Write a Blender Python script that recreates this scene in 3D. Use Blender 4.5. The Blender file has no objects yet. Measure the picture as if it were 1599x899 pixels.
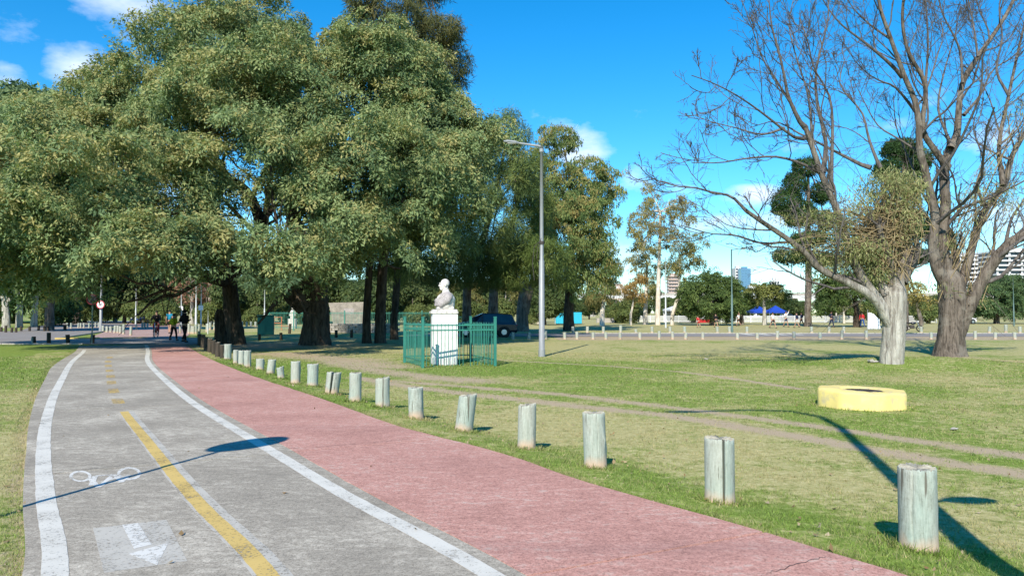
import bpy, bmesh, math
import numpy as np
from math import radians as R, sin, cos, pi
rng = np.random.default_rng(7)
SC = bpy.context.scene
COL = SC.collection

# ------------------------------------------------------------------ camera, world, sun, exposure
CAMH = 1.65; FPX = 1180.0; PITCH = R(1.87)
cam = bpy.data.cameras.new("camera"); cam.sensor_width = 36; cam.lens = 36 * FPX / 1599
cam.clip_start = 0.05; cam.clip_end = 5000
camo = bpy.data.objects.new("camera", cam); COL.objects.link(camo)
camo.location = (0, 0, CAMH); camo.rotation_euler = (R(90) + PITCH, 0, 0)
SC.camera = camo
SUN_EL = R(36.0); SHD = R(15.0)             # shadows run 15 degrees to the right of +Y
SUNV = np.array([-sin(SHD) * cos(SUN_EL), -cos(SHD) * cos(SUN_EL), sin(SUN_EL)])
sun = bpy.data.lights.new("sun", 'SUN'); sun.energy = 5.0; sun.angle = R(0.55); sun.color = (1.0, 0.925, 0.78)
suno = bpy.data.objects.new("sun", sun); COL.objects.link(suno)
from mathutils import Vector
suno.rotation_euler = Vector(SUNV).to_track_quat('Z', 'Y').to_euler()
W = bpy.data.worlds.new("World"); SC.world = W; W.use_nodes = True
SC.view_settings.view_transform = 'Standard'; SC.view_settings.look = 'None'
SC.view_settings.exposure = 0.51; SC.view_settings.gamma = 1.0
try: SC.view_settings.use_curve_mapping = False
except Exception: pass
SC.render.engine = 'CYCLES'
SC.cycles.max_bounces = 5; SC.cycles.diffuse_bounces = 3; SC.cycles.transmission_bounces = 2
SC.cycles.use_denoising = True

def build_world():
    nt = W.node_tree; nt.nodes.clear(); N = nt.nodes.new; L = nt.links.new
    out = N('ShaderNodeOutputWorld'); bg = N('ShaderNodeBackground'); sky = N('ShaderNodeTexSky')
    sky.sky_type = 'NISHITA'; sky.sun_disc = False; sky.sun_elevation = SUN_EL
    sky.sun_rotation = math.atan2(SUNV[0], SUNV[1]); sky.altitude = 20; sky.air_density = 1.0; sky.dust_density = 0.0; sky.ozone_density = 3.0
    hs = N('ShaderNodeHueSaturation'); hs.inputs['Saturation'].default_value = 1.27; hs.inputs['Value'].default_value = 1.0
    hs.inputs['Hue'].default_value = 0.5
    tint = N('ShaderNodeMix'); tint.data_type = 'RGBA'; tint.blend_type = 'MULTIPLY'; tint.inputs[0].default_value = 1
    L(sky.outputs[0], tint.inputs[6]); tint.inputs[7].default_value = (.82, 1.05, 1.15, 1); L(tint.outputs[2], hs.inputs['Color'])
    tc = N('ShaderNodeTexCoord')
    sep = N('ShaderNodeSeparateXYZ'); L(tc.outputs['Generated'], sep.inputs[0])
    # project direction on a cloud layer: xy / (z + c)
    za = N('ShaderNodeMath'); za.operation = 'ADD'; za.inputs[1].default_value = 0.16; L(sep.outputs[2], za.inputs[0])
    dv = N('ShaderNodeVectorMath'); dv.operation = 'DIVIDE'; L(tc.outputs['Generated'], dv.inputs[0])
    cb = N('ShaderNodeCombineXYZ')
    for i in range(2): L(za.outputs[0], cb.inputs[i])
    cb.inputs[2].default_value = 1.0
    L(cb.outputs[0], dv.inputs[1])
    sc = N('ShaderNodeMapping'); L(dv.outputs[0], sc.inputs[0]); sc.inputs['Scale'].default_value = (1, 1, 0.0); sc.inputs['Location'].default_value = CLOUD_OFF
    n1 = N('ShaderNodeTexNoise'); n1.inputs['Scale'].default_value = 1.35; n1.inputs['Detail'].default_value = 9; n1.inputs['Roughness'].default_value = .58
    n1.inputs['Distortion'].default_value = .15
    L(sc.outputs[0], n1.inputs['Vector'])
    # banks of cloud stand in these directions; elsewhere only thin wisps
    acc = None
    for px, py, rx, ry, s in CLOUDS:
        d = ray(px, py); d = d / np.linalg.norm(d)
        sb = N('ShaderNodeVectorMath'); sb.operation = 'SUBTRACT'; L(tc.outputs['Generated'], sb.inputs[0]); sb.inputs[1].default_value = d
        ml_ = N('ShaderNodeVectorMath'); ml_.operation = 'MULTIPLY'; L(sb.outputs[0], ml_.inputs[0]); ml_.inputs[1].default_value = (FPX / rx, FPX / rx, FPX / ry)
        ln = N('ShaderNodeVectorMath'); ln.operation = 'LENGTH'; L(ml_.outputs[0], ln.inputs[0])
        mr = N('ShaderNodeMapRange'); mr.interpolation_type = 'SMOOTHSTEP'; L(ln.outputs['Value'], mr.inputs['Value']); mr.inputs['From Min'].default_value = 0.1; mr.inputs['From Max'].default_value = 1.3; mr.inputs['To Min'].default_value = s; mr.inputs['To Max'].default_value = 0
        if acc is None: acc = mr.outputs[0]
        else:
            mm = N('ShaderNodeMath'); mm.operation = 'MAXIMUM'; L(acc, mm.inputs[0]); L(mr.outputs[0], mm.inputs[1]); acc = mm.outputs[0]
    n2 = N('ShaderNodeTexNoise'); n2.inputs['Scale'].default_value = 13; n2.inputs['Detail'].default_value = 8; n2.inputs['Roughness'].default_value = .6
    mp2 = N('ShaderNodeMapping'); mp2.inputs['Scale'].default_value = (1, 1, 2.0); L(tc.outputs['Generated'], mp2.inputs[0]); L(mp2.outputs[0], n2.inputs['Vector'])
    av = N('ShaderNodeMath'); av.operation = 'MULTIPLY_ADD'; av.inputs[1].default_value = .55; L(n1.outputs[0], av.inputs[0])
    a3 = N('ShaderNodeMath'); a3.operation = 'MULTIPLY'; a3.inputs[1].default_value = .45; L(n2.outputs[0], a3.inputs[0]); L(a3.outputs[0], av.inputs[2])
    sm = N('ShaderNodeMath'); sm.operation = 'ADD'; L(av.outputs[0], sm.inputs[0]); L(acc, sm.inputs[1])
    r1 = N('ShaderNodeValToRGB'); r1.color_ramp.elements[0].position = 0.60; r1.color_ramp.elements[1].position = 0.82
    L(sm.outputs[0], r1.inputs[0])
    # fewer clouds high up
    mh = N('ShaderNodeMapRange'); mh.inputs['From Min'].default_value = 0.0; mh.inputs['From Max'].default_value = 0.62
    mh.inputs['To Min'].default_value = 1.0; mh.inputs['To Max'].default_value = 0.75; L(sep.outputs[2], mh.inputs['Value'])
    ml = N('ShaderNodeMath'); ml.operation = 'MULTIPLY'; L(r1.outputs[0], ml.inputs[0]); L(mh.outputs[0], ml.inputs[1])
    m2 = N('ShaderNodeMath'); m2.operation = 'MULTIPLY'; m2.inputs[1].default_value = .85; L(ml.outputs[0], m2.inputs[0])
    mx = N('ShaderNodeMix'); mx.data_type = 'RGBA'; L(m2.outputs[0], mx.inputs[0]); L(hs.outputs[0], mx.inputs[6])
    mx.inputs[7].default_value = (6.6, 7.2, 8.4, 1)
    L(mx.outputs[2], bg.inputs[0]); bg.inputs[1].default_value = 0.124
    L(bg.outputs[0], out.inputs[0])
CLOUD_OFF = (3.1, 1.7, 0)
def ray(px, py):
    u = (px - 799.5) / FPX; v = (449.5 - py) / FPX
    return np.array([u, cos(PITCH) - v * sin(PITCH), sin(PITCH) + v * cos(PITCH)])
CLOUDS = [(170, 0, 90, 24, .22), (120, 105, 50, 42, .19), (15, 40, 40, 50, .10), (5, 115, 36, 26, .17), (905, 232, 60, 42, .26), (870, 205, 50, 30, .16), (985, 285, 40, 30, .12), (1172, 300, 70, 22, .25), (1120, 348, 110, 16, .17), (1210, 350, 100, 20, .18),
          (970, 400, 60, 36, .18), (1190, 430, 90, 14, .15), (1545, 222, 50, 40, .26), (1390, 195, 60, 16, .14), (1500, 380, 100, 20, .11), (1030, 4, 60, 10, .12), (600, 430, 200, 30, .1), (250, 330, 200, 90, .15), (1290, 400, 70, 16, .12), (1570, 330, 60, 30, .18), (1060, 300, 50, 16, .15), (1330, 320, 70, 22, .17), (1440, 300, 60, 24, .16), (1180, 300, 60, 20, .28)]
build_world()

# ------------------------------------------------------------------ helpers
def smooth(a, b, x):
    t = np.clip((np.asarray(x, float) - a) / (b - a), 0, 1); return t * t * (3 - 2 * t)
_lat = np.random.default_rng(3).random((256, 256))
def vnoise(x, y):
    x = np.asarray(x, float); y = np.asarray(y, float)
    xi = np.floor(x).astype(int); yi = np.floor(y).astype(int); fx = x - xi; fy = y - yi
    fx = fx * fx * (3 - 2 * fx); fy = fy * fy * (3 - 2 * fy)
    a = _lat[xi % 256, yi % 256]; b = _lat[(xi + 1) % 256, yi % 256]; c = _lat[xi % 256, (yi + 1) % 256]; d = _lat[(xi + 1) % 256, (yi + 1) % 256]
    return (a * (1 - fx) + b * fx) * (1 - fy) + (c * (1 - fx) + d * fx) * fy
def fbm(x, y, o=4):
    s = 0; a = .5; t = 0
    for i in range(o):
        s = s + a * vnoise(x * 2 ** i + 17.3 * i, y * 2 ** i + 9.1 * i); t += a; a *= .5
    return s / t

# edges of the two lanes: x as a function of distance y
def curve(pts):
    pts = np.array(pts, float); ys = pts[:, 1]; xs = pts[:, 0]
    m = np.gradient(xs, ys)
    def f(y):
        y = np.asarray(y, float); i = np.clip(np.searchsorted(ys, y) - 1, 0, len(ys) - 2)
        h = ys[i + 1] - ys[i]; t = (y - ys[i]) / h
        o = (2*t**3-3*t**2+1)*xs[i] + (t**3-2*t**2+t)*h*m[i] + (-2*t**3+3*t**2)*xs[i+1] + (t**3-t**2)*h*m[i+1]
        o = np.where(y < ys[0], xs[0] + (y - ys[0]) * m[0], o); o = np.where(y > ys[-1], xs[-1] + (y - ys[-1]) * m[-1], o)
        return o
    return f
XR = curve([(2.9,-9),(2.55,-4),(1.75,0),(-.2,4.84),(-1.35,6.57),(-3.0,9.21),(-5.7,13.59),(-8.36,18.27),(-12.37,25.71),(-14.9,31),(-18.6,38.5),(-29,60),(-43,90),(-62,130)])
XL = curve([(-.2,-9),(-.5,-4),(-.95,0),(-2.87,4.8),(-4.03,6.59),(-5.92,9.61),(-8.1,13.32),(-11.2,18.9),(-14.2,24.4),(-17.83,31.5),(-21.6,38.5),(-32,60),(-46,90),(-65,130)])
XY = curve([(1.0,-9),(.8,-4),(.25,0),(-1.57,4.83),(-2.53,6.28),(-4.73,9.8),(-6.47,12.63),(-8.43,16.03),(-10.57,19.95),(-13.7,25.71),(-16.3,31),(-20,38.5),(-30.5,60),(-44,90)])
XRR = curve([(5.6,-9),(5.1,-4),(4.15,0),(2.38,4.82),(1.64,5.96),(.76,7.22),(-.08,8.72),(-1.4,10.53),(-3.4,13.98),(-6.6,19.36),(-11.5,28.31),(-14.4,34.0),(-16.9,39),(-25.5,60),(-38,90),(-57,130)])
XLE = lambda y: XL(y) - np.interp(y, [0, 5, 9, 22, 31, 60], [.2, .2, .2, .5, .35, .3])
XRL = lambda y: XR(y) + np.interp(y, [0, 5, 9, 22, 31], [.24, .22, .26, .2, .16])

def terrain(x, y):
    x = np.asarray(x, float); y = np.asarray(y, float)
    q = smooth(0.35, 1.7, x - XRR(y)) * smooth(-2, 3, y) 
    h = -.12 * q
    # a low mound under the pale trunk
    g = np.exp(-(((x - 13.4) / 3.2) ** 2 + ((y - 25.3) / 2.0) ** 2)); h = h + .30 * g
    far = smooth(1.5, 6, np.maximum(x - XRR(y), XLE(y) - x))
    h = h + far * .05 * (fbm(x * .12 + 4, y * .12 + 2, 2) - .5) * smooth(8, 14, np.hypot(x, y)) * (1 - smooth(38, 46, y))
    return h
def ray(px, py):
    u = (px - 799.5) / FPX; v = (449.5 - py) / FPX
    return np.array([u, cos(PITCH) - v * sin(PITCH), sin(PITCH) + v * cos(PITCH)])
def at(px, py, z=None):
    """point of the ground seen at a photograph pixel"""
    d = ray(px, py); h = 0. if z is None else z
    for _ in range(12):
        t = (h - CAMH) / d[2]; p = d * t
        if z is not None: break
        h = .5 * h + .5 * float(terrain(p[0], p[1]))
    return np.array([p[0], p[1], h])
def P(px, py, dist):
    d = ray(px, py); t = dist / d[1]; return np.array([d[0] * t, dist, CAMH + d[2] * t])
def gz(x, y): return float(terrain(x, y))
def onground(px, dist):
    p = P(px, 488, dist); return np.array([p[0], p[1], gz(p[0], p[1])])

def props(o, label=None, cat=None, group=None, kind=None):
    if label: o['label'] = label
    if cat: o['category'] = cat
    if group: o['group'] = group
    if kind: o['kind'] = kind
    return o
def empty(name, loc, rz=0, **k):
    o = bpy.data.objects.new(name, None); COL.objects.link(o); o.location = [float(v) for v in loc]; o.rotation_euler = (0, 0, rz)
    o.empty_display_size = .2
    return props(o, **k)
def wloc(o):
    v = np.zeros(3)
    while o is not None: v = v + np.array(o.location); o = o.parent
    return v
def mesh(name, V, F, m, smoothf=False, col=None):
    me = bpy.data.meshes.new(name); V = np.asarray(V, np.float32)
    if isinstance(F, np.ndarray):
        n, k = F.shape
        me.vertices.add(len(V)); me.vertices.foreach_set('co', V.ravel())
        me.loops.add(n * k); me.loops.foreach_set('vertex_index', F.ravel().astype(np.int32))
        me.polygons.add(n); me.polygons.foreach_set('loop_start', np.arange(0, n * k, k, dtype=np.int32))
        me.update(calc_edges=True)
    else:
        me.from_pydata([tuple(map(float, v)) for v in V], [], [tuple(int(i) for i in f) for f in F]); me.update()
    if col is not None:
        a = me.attributes.new('col', 'FLOAT_COLOR', 'POINT'); c = np.ones((len(V), 4), np.float32); c[:, :3] = col; a.data.foreach_set('color', c.ravel())
    if smoothf: me.polygons.foreach_set('use_smooth', np.ones(len(me.polygons), bool))
    if m is not None:
        for mm in (m if isinstance(m, (list, tuple)) else [m]): me.materials.append(mm)
    return me
def link(name, me, parent=None, **k):
    o = bpy.data.objects.new(name, me); COL.objects.link(o); o.parent = parent
    return props(o, **k)
def obj(name, V, F, m, parent=None, world=True, smoothf=False, col=None, **k):
    V = np.asarray(V, float)
    if parent is not None and world: V = V - wloc(parent)
    return link(name, mesh(name, V, F, m, smoothf, col), parent, **k)

class MB:
    """collects simple shapes for one mesh"""
    def __init__(s): s.V = []; s.F = []
    def add(s, V, F):
        b = len(s.V); s.V += [tuple(map(float, v)) for v in V]; s.F += [tuple(int(i) + b for i in f) for f in F]; return s
    def box(s, c, d, rz=0, bev=0, top=None):
        """box centred at c; top scales the upper face"""
        c = np.array(c, float); d = np.array(d, float) / 2; tp = 1 if top is None else top
        if bev > 0:
            zs = [(-d[2], bev), (-d[2] + bev, 0), (d[2] - bev, 0), (d[2], bev)]
        else: zs = [(-d[2], 0), (d[2], 0)]
        V = []
        for z, i in zs:
            k = tp if z > 0 else 1
            a, b = (d[0] * k - i), (d[1] * k - i)
            if bev > 0:
                e = min(bev, a * .5, b * .5)
                ring = [(-a + e, -b), (a - e, -b), (a, -b + e), (a, b - e), (a - e, b), (-a + e, b), (-a, b - e), (-a, -b + e)]
            else: ring = [(-a, -b), (a, -b), (a, b), (-a, b)]
            for x, y in ring: V.append((c[0] + x * cos(rz) - y * sin(rz), c[1] + x * sin(rz) + y * cos(rz), c[2] + z))
        n = len(V) // len(zs); F = []
        for j in range(len(zs) - 1):
            for i in range(n): F.append((j * n + i, j * n + (i + 1) % n, (j + 1) * n + (i + 1) % n, (j + 1) * n + i))
        F.append(tuple(range(n))[::-1]); F.append(tuple(range(len(V) - n, len(V))))
        return s.add(V, F)
    def tube(s, pts, rad, n=8, cap=True):
        pts = np.array(pts, float); rad = np.broadcast_to(np.array(rad, float), (len(pts),))
        V, F = tubes(pts[None], rad[None], n); s.add(V, F.tolist())
        if cap:
            b = len(s.V) - len(V); s.F.append(tuple(b + i for i in range(n))[::-1]); s.F.append(tuple(len(s.V) - n + i for i in range(n)))
        return s
    def ball(s, c, r, n=10, k=7):
        r = np.broadcast_to(np.array(r, float), (3,)); V = []; F = []
        for j in range(k + 1):
            t = pi * j / k
            for i in range(n):
                a = 2 * pi * i / n; V.append((c[0] + r[0] * sin(t) * cos(a), c[1] + r[1] * sin(t) * sin(a), c[2] + r[2] * cos(t)))
        for j in range(k):
            for i in range(n): F.append((j * n + i, (j + 1) * n + i, (j + 1) * n + (i + 1) % n, j * n + (i + 1) % n))
        return s.add(V, F)
    def build(s, name, m, parent=None, world=False, smoothf=False, **k):
        return obj(name, np.array(s.V), s.F, m, parent, world, smoothf, **k)
    def me(s, name, m, smoothf=False): return mesh(name, np.array(s.V), s.F, m, smoothf)

def tubes(Pn, Rn, n=5, jit=0):
    """N tubes of K points at once -> verts, quads"""
    Pn = np.asarray(Pn, float); N, K, _ = Pn.shape
    T = np.gradient(Pn, axis=1); T /= np.linalg.norm(T, axis=2, keepdims=True) + 1e-9
    cand = np.array([[0., 0, 1], [0, 1, 0], [1, 0, 0], [.6, .64, .48], [-.6, .64, .48], [.6, -.64, .48]]); cand /= np.linalg.norm(cand, axis=1, keepdims=True)
    ref = cand[np.argmin(np.abs(T @ cand.T).max(axis=1), axis=1)][:, None, :]
    A = np.cross(T, np.broadcast_to(ref, T.shape)); A /= np.linalg.norm(A, axis=2, keepdims=True) + 1e-9
    B = np.cross(T, A)
    th = np.arange(n) * 2 * pi / n
    rr = Rn[:, :, None] * np.ones(n)
    if jit: rr = rr * (1 + jit * (rng.random(rr.shape) - .5))
    V = Pn[:, :, None, :] + rr[..., None] * (A[:, :, None, :] * np.cos(th)[None, None, :, None] + B[:, :, None, :] * np.sin(th)[None, None, :, None])
    idx = np.arange(N * K * n).reshape(N, K, n); nx = np.roll(idx, -1, axis=2)
    F = np.stack([idx[:, :-1], idx[:, 1:], nx[:, 1:], nx[:, :-1]], axis=-1).reshape(-1, 4)
    return V.reshape(-1, 3), F
def joinVF(L):
    V = []; F = []; b = 0
    for v, f in L: V.append(v); F.append(f + b); b += len(v)
    return np.concatenate(V), np.concatenate(F)
def resample(pts, K):
    pts = np.array(pts, float)
    if len(pts) > 2:      # Catmull-Rom first
        q = [pts[0] * 2 - pts[1]] + list(pts) + [pts[-1] * 2 - pts[-2]]; o = []
        for i in range(1, len(q) - 2):
            for t in np.linspace(0, 1, 6, endpoint=False):
                a, b, c, d = q[i-1], q[i], q[i+1], q[i+2]
                o.append(.5 * (2*b + (c-a)*t + (2*a-5*b+4*c-d)*t*t + (3*b-a-3*c+d)*t**3))
        o.append(pts[-1]); pts = np.array(o)
    s = np.r_[0, np.cumsum(np.linalg.norm(np.diff(pts[:, :3], axis=0), axis=1))]; t = np.linspace(0, s[-1], K)
    return np.stack([np.interp(t, s, pts[:, i]) for i in range(pts.shape[1])], axis=1)
def grow(Pn, Rn, m, ang, ratio, rr, up=.15, wig=.12, K=6, tmin=.25, tmax=1., rtip=.35):
    """m side branches on every polyline"""
    N, K0, _ = Pn.shape; L = np.linalg.norm(np.diff(Pn, axis=1), axis=2).sum(1)
    i = np.repeat(np.arange(N), m); t = tmin + (tmax - tmin) * ((np.tile(np.arange(m), N) + rng.random(N * m)) / m)
    f = t * (K0 - 1); a = np.minimum(f.astype(int), K0 - 2); w = (f - a)[:, None]
    p0 = Pn[i, a] * (1 - w) + Pn[i, a + 1] * w; r0 = Rn[i, a] * (1 - w[:, 0]) + Rn[i, a + 1] * w[:, 0]
    d = Pn[i, a + 1] - Pn[i, a]; d /= np.linalg.norm(d, axis=1, keepdims=True) + 1e-9
    q = rng.normal(size=d.shape); q -= (q * d).sum(1, keepdims=True) * d; q /= np.linalg.norm(q, axis=1, keepdims=True) + 1e-9
    an = R(ang) * (.7 + .6 * rng.random(len(i)))[:, None]; dr = d * np.cos(an) + q * np.sin(an)
    ln = L[i] * ratio * (1.25 - .75 * t) * (.6 + .7 * rng.random(len(i)))
    out = np.zeros((len(i), K, 3)); out[:, 0] = p0; cur = dr
    for k in range(1, K):
        cur = cur + rng.normal(size=cur.shape) * wig + np.array([0, 0, up]); cur /= np.linalg.norm(cur, axis=1, keepdims=True)
        out[:, k] = out[:, k - 1] + cur * (ln / (K - 1))[:, None]
    rad = (r0 * rr)[:, None] * np.linspace(1, rtip, K)[None]
    return out, rad

def leaves(c, nrm, n, r, L, Wd, pal, droop=.5, spread=.5, thick=.12, curv=.35, radial=.7, fold=.25, seed=0, frac=None):
    """clusters of leaves: a dome of n leaves round each centre c; returns V, F, col"""
    g = np.random.default_rng(seed); N = len(c)
    c = np.asarray(c, float); nrm = nrm / (np.linalg.norm(nrm, axis=1, keepdims=True) + 1e-9); r = np.broadcast_to(np.asarray(r, float), (N,))
    t1 = np.cross(nrm, g.normal(size=(N, 3))); t1 /= np.linalg.norm(t1, axis=1, keepdims=True) + 1e-9; t2 = np.cross(nrm, t1)
    I = np.repeat(np.arange(N), n); M_ = N * n
    rho = np.sqrt(g.random(M_)); ph = g.random(M_) * 2 * pi
    rad = t1[I] * np.cos(ph)[:, None] + t2[I] * np.sin(ph)[:, None]
    h = -curv * rho ** 2 + thick * g.normal(size=M_)
    pos = c[I] + (rad * rho[:, None] + nrm[I] * h[:, None]) * r[I][:, None]
    d = rad * radial + g.normal(size=(M_, 3)) * .45; d[:, 2] -= droop * (.4 + rho); d /= np.linalg.norm(d, axis=1, keepdims=True) + 1e-9
    nn = nrm[I] + rad * rho[:, None] * curv * 1.2 + g.normal(size=(M_, 3)) * spread
    w = np.cross(d, nn); w /= np.linalg.norm(w, axis=1, keepdims=True) + 1e-9; up = np.cross(w, d)
    s = ((.55 + .5 * g.random(N))[I] + .75 * g.random(M_) ** 2)[:, None]; l = L * s; ww = Wd * s
    mid = pos + d * l * .45
    V = np.stack([pos, mid + w * ww * .5 - up * ww * fold, pos + d * l, mid - w * ww * .5 - up * ww * fold], axis=1).reshape(-1, 3)
    F = np.arange(M_ * 4).reshape(-1, 4)
    pal = np.array(pal, float); pk = g.random(N)  # each cluster leans to one palette colour
    k = np.clip((pk[I] * .75 + g.random(M_) * .25) * (len(pal) - 1), 0, len(pal) - 1.001)
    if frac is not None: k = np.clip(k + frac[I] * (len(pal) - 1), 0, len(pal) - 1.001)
    k0 = k.astype(int); cc = pal[k0] * (1 - (k - k0))[:, None] + pal[k0 + 1] * (k - k0)[:, None]
    cc = cc * (.88 + .24 * g.random(M_))[:, None]
    return V, F, np.repeat(cc, 4, axis=0)

def layered(C, Nn, seed, m=9, R_=1.15, flat=.42, push=.5):
    """every centre becomes a flattened, slightly drooping spray of smaller clusters"""
    g = np.random.default_rng(seed); N = len(C); n2 = Nn * .75 + np.array([0, 0, .42]) + g.normal(size=(N, 3)) * .42; n2 /= np.linalg.norm(n2, axis=1, keepdims=True)
    t1 = np.cross(n2, g.normal(size=(N, 3))); t1 /= np.linalg.norm(t1, axis=1, keepdims=True); t2 = np.cross(n2, t1)
    C = C + Nn * (g.random((N, 1)) - .5) * 2 * push
    I = np.repeat(np.arange(N), m); rho = np.sqrt(g.random(N * m)); a = g.random(N * m) * 6.283; sz = (R_ * (.6 + .8 * g.random(N)))[I]; el = (1 + .5 * g.random(N))[I]
    off = t1[I] * (rho * np.cos(a) * sz * el)[:, None] + t2[I] * (rho * np.sin(a) * sz)[:, None] + n2[I] * (-(rho ** 2) * flat * sz)[:, None]
    return C[I] + off, n2[I] + off * .35 / sz[:, None], I
def blob_pads(blobs, step, seed=0, inner=.25, upb=.45, low=-1.0, shrink=.93, lump_=.5, gaps=.0):
    """cluster centres spread over a union of ellipsoids (x,y,z,rx,ry,rz)"""
    g = np.random.default_rng(seed); C = []; Nn = []
    B = np.array(blobs, float)
    for i, b in enumerate(B):
        ar = 4 * pi * ((b[3]*b[4])**1.6/3 + (b[3]*b[5])**1.6/3 + (b[4]*b[5])**1.6/3) ** (1/1.6)
        n = max(6, int(ar / step ** 2)); u = g.normal(size=(n, 3)); u /= np.linalg.norm(u, axis=1, keepdims=True)
        k = np.where(g.random(n) < inner, .45 + .4 * g.random(n), shrink - .13 + .2 * g.random(n))[:, None]
        p0_ = b[:3] + u * b[3:]; k = k + lump_ * (fbm(p0_[:, 0] * .55 + p0_[:, 2] * .33 + 31, p0_[:, 2] * .55 + p0_[:, 1] * .45 + 7, 3) - .5)[:, None]
        p = b[:3] + u * b[3:] * k; nr = u / b[3:]; nr /= np.linalg.norm(nr, axis=1, keepdims=True)
        ok = (u[:, 2] > low)
        for j, q in enumerate(B):
            if j == i: continue
            ok &= ~((np.linalg.norm((p - q[:3]) / q[3:], axis=1) < .72) & (g.random(n) < .85))
        if gaps > 0: ok &= fbm(p[:, 0] * .7 + p[:, 1] * .3 + 5, p[:, 2] * .9 + p[:, 1] * .35 + 3, 2) > gaps
        C.append(p[ok]); Nn.append(nr[ok])
    C = np.concatenate(C); Nn = np.concatenate(Nn); Nn = Nn * (1 - upb) + np.array([0, 0, 1]) * upb
    return C, Nn / np.linalg.norm(Nn, axis=1, keepdims=True)
LV = 1
# ------------------------------------------------------------------ materials
class G:
    def __init__(s, name):
        s.m = bpy.data.materials.new(name); s.m.use_nodes = True; s.nt = s.m.node_tree; s.nt.nodes.clear()
        s.out = s.N('ShaderNodeOutputMaterial'); s.tc = s.N('ShaderNodeTexCoord')
    def N(s, t, **k):
        n = s.nt.nodes.new(t)
        for a, b in k.items(): setattr(n, a, b)
        return n
    def L(s, a, b): s.nt.links.new(a, b)
    def map(s, scale=(1, 1, 1), coord='Object', rot=(0, 0, 0)):
        n = s.N('ShaderNodeMapping'); n.inputs['Scale'].default_value = scale; n.inputs['Rotation'].default_value = rot; s.L(s.tc.outputs[coord], n.inputs[0]); return n.outputs[0]
    def noise(s, sc, det=4, rough=.55, vec=None, dist=0):
        n = s.N('ShaderNodeTexNoise'); n.inputs['Scale'].default_value = sc; n.inputs['Detail'].default_value = det
        n.inputs['Roughness'].default_value = rough; n.inputs['Distortion'].default_value = dist
        s.L(vec if vec is not None else s.tc.outputs['Object'], n.inputs['Vector']); return n.outputs[0]
    def ramp(s, fac, stops):
        n = s.N('ShaderNodeValToRGB'); r = n.color_ramp
        while len(r.elements) < len(stops): r.elements.new(.5)
        for e, (p, c) in zip(r.elements, stops):
            e.position = p; e.color = (c, c, c, 1) if np.isscalar(c) else (*c, 1)
        s.L(fac, n.inputs[0]); return n.outputs[0]
    def mix(s, f, a, b, mode='MIX'):
        n = s.N('ShaderNodeMix', data_type='RGBA', blend_type=mode)
        for v, i in ((f, 0), (a, 6), (b, 7)):
            if hasattr(v, 'node'): s.L(v, n.inputs[i])
            elif i == 0: n.inputs[0].default_value = v
            else: n.inputs[i].default_value = (*v, 1)
        return n.outputs[2]
    def math(s, op, a, b=0.):
        n = s.N('ShaderNodeMath', operation=op)
        for v, i in ((a, 0), (b, 1)):
            if hasattr(v, 'node'): s.L(v, n.inputs[i])
            else: n.inputs[i].default_value = v
        return n.outputs[0]
    def attr(s, name):
        return s.N('ShaderNodeAttribute', attribute_name=name)
    def done(s, col, rough=.8, bump=None, bs=.3, bd=.01, metal=0, spec=.3, **kw):
        b = s.N('ShaderNodeBsdfPrincipled')
        if hasattr(col, 'node'): s.L(col, b.inputs['Base Color'])
        else: b.inputs['Base Color'].default_value = (*col, 1)
        if hasattr(rough, 'node'): s.L(rough, b.inputs['Roughness'])
        else: b.inputs['Roughness'].default_value = rough
        b.inputs['Metallic'].default_value = metal; b.inputs['Specular IOR Level'].default_value = spec
        for k, v in kw.items(): b.inputs[k].default_value = v
        if bump is not None:
            n = s.N('ShaderNodeBump'); n.inputs['Strength'].default_value = bs; n.inputs['Distance'].default_value = bd; s.L(bump, n.inputs['Height']); s.L(n.outputs[0], b.inputs['Normal'])
        s.L(b.outputs[0], s.out.inputs[0]); return s.m
def simple(name, c, c2=None, sc=8, rough=.7, bs=.2, bd=.005, metal=0, spec=.3, stretch=(1, 1, 1), lo=.35, hi=.65, **kw):
    g = G(name); v = g.map(stretch); n = g.noise(sc, 5, vec=v)
    c2 = c2 if c2 is not None else tuple(x * .75 for x in c)
    return g.done(g.ramp(n, [(lo, c2), (hi, c)]), rough, n, bs, bd, metal, spec, **kw)

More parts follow.
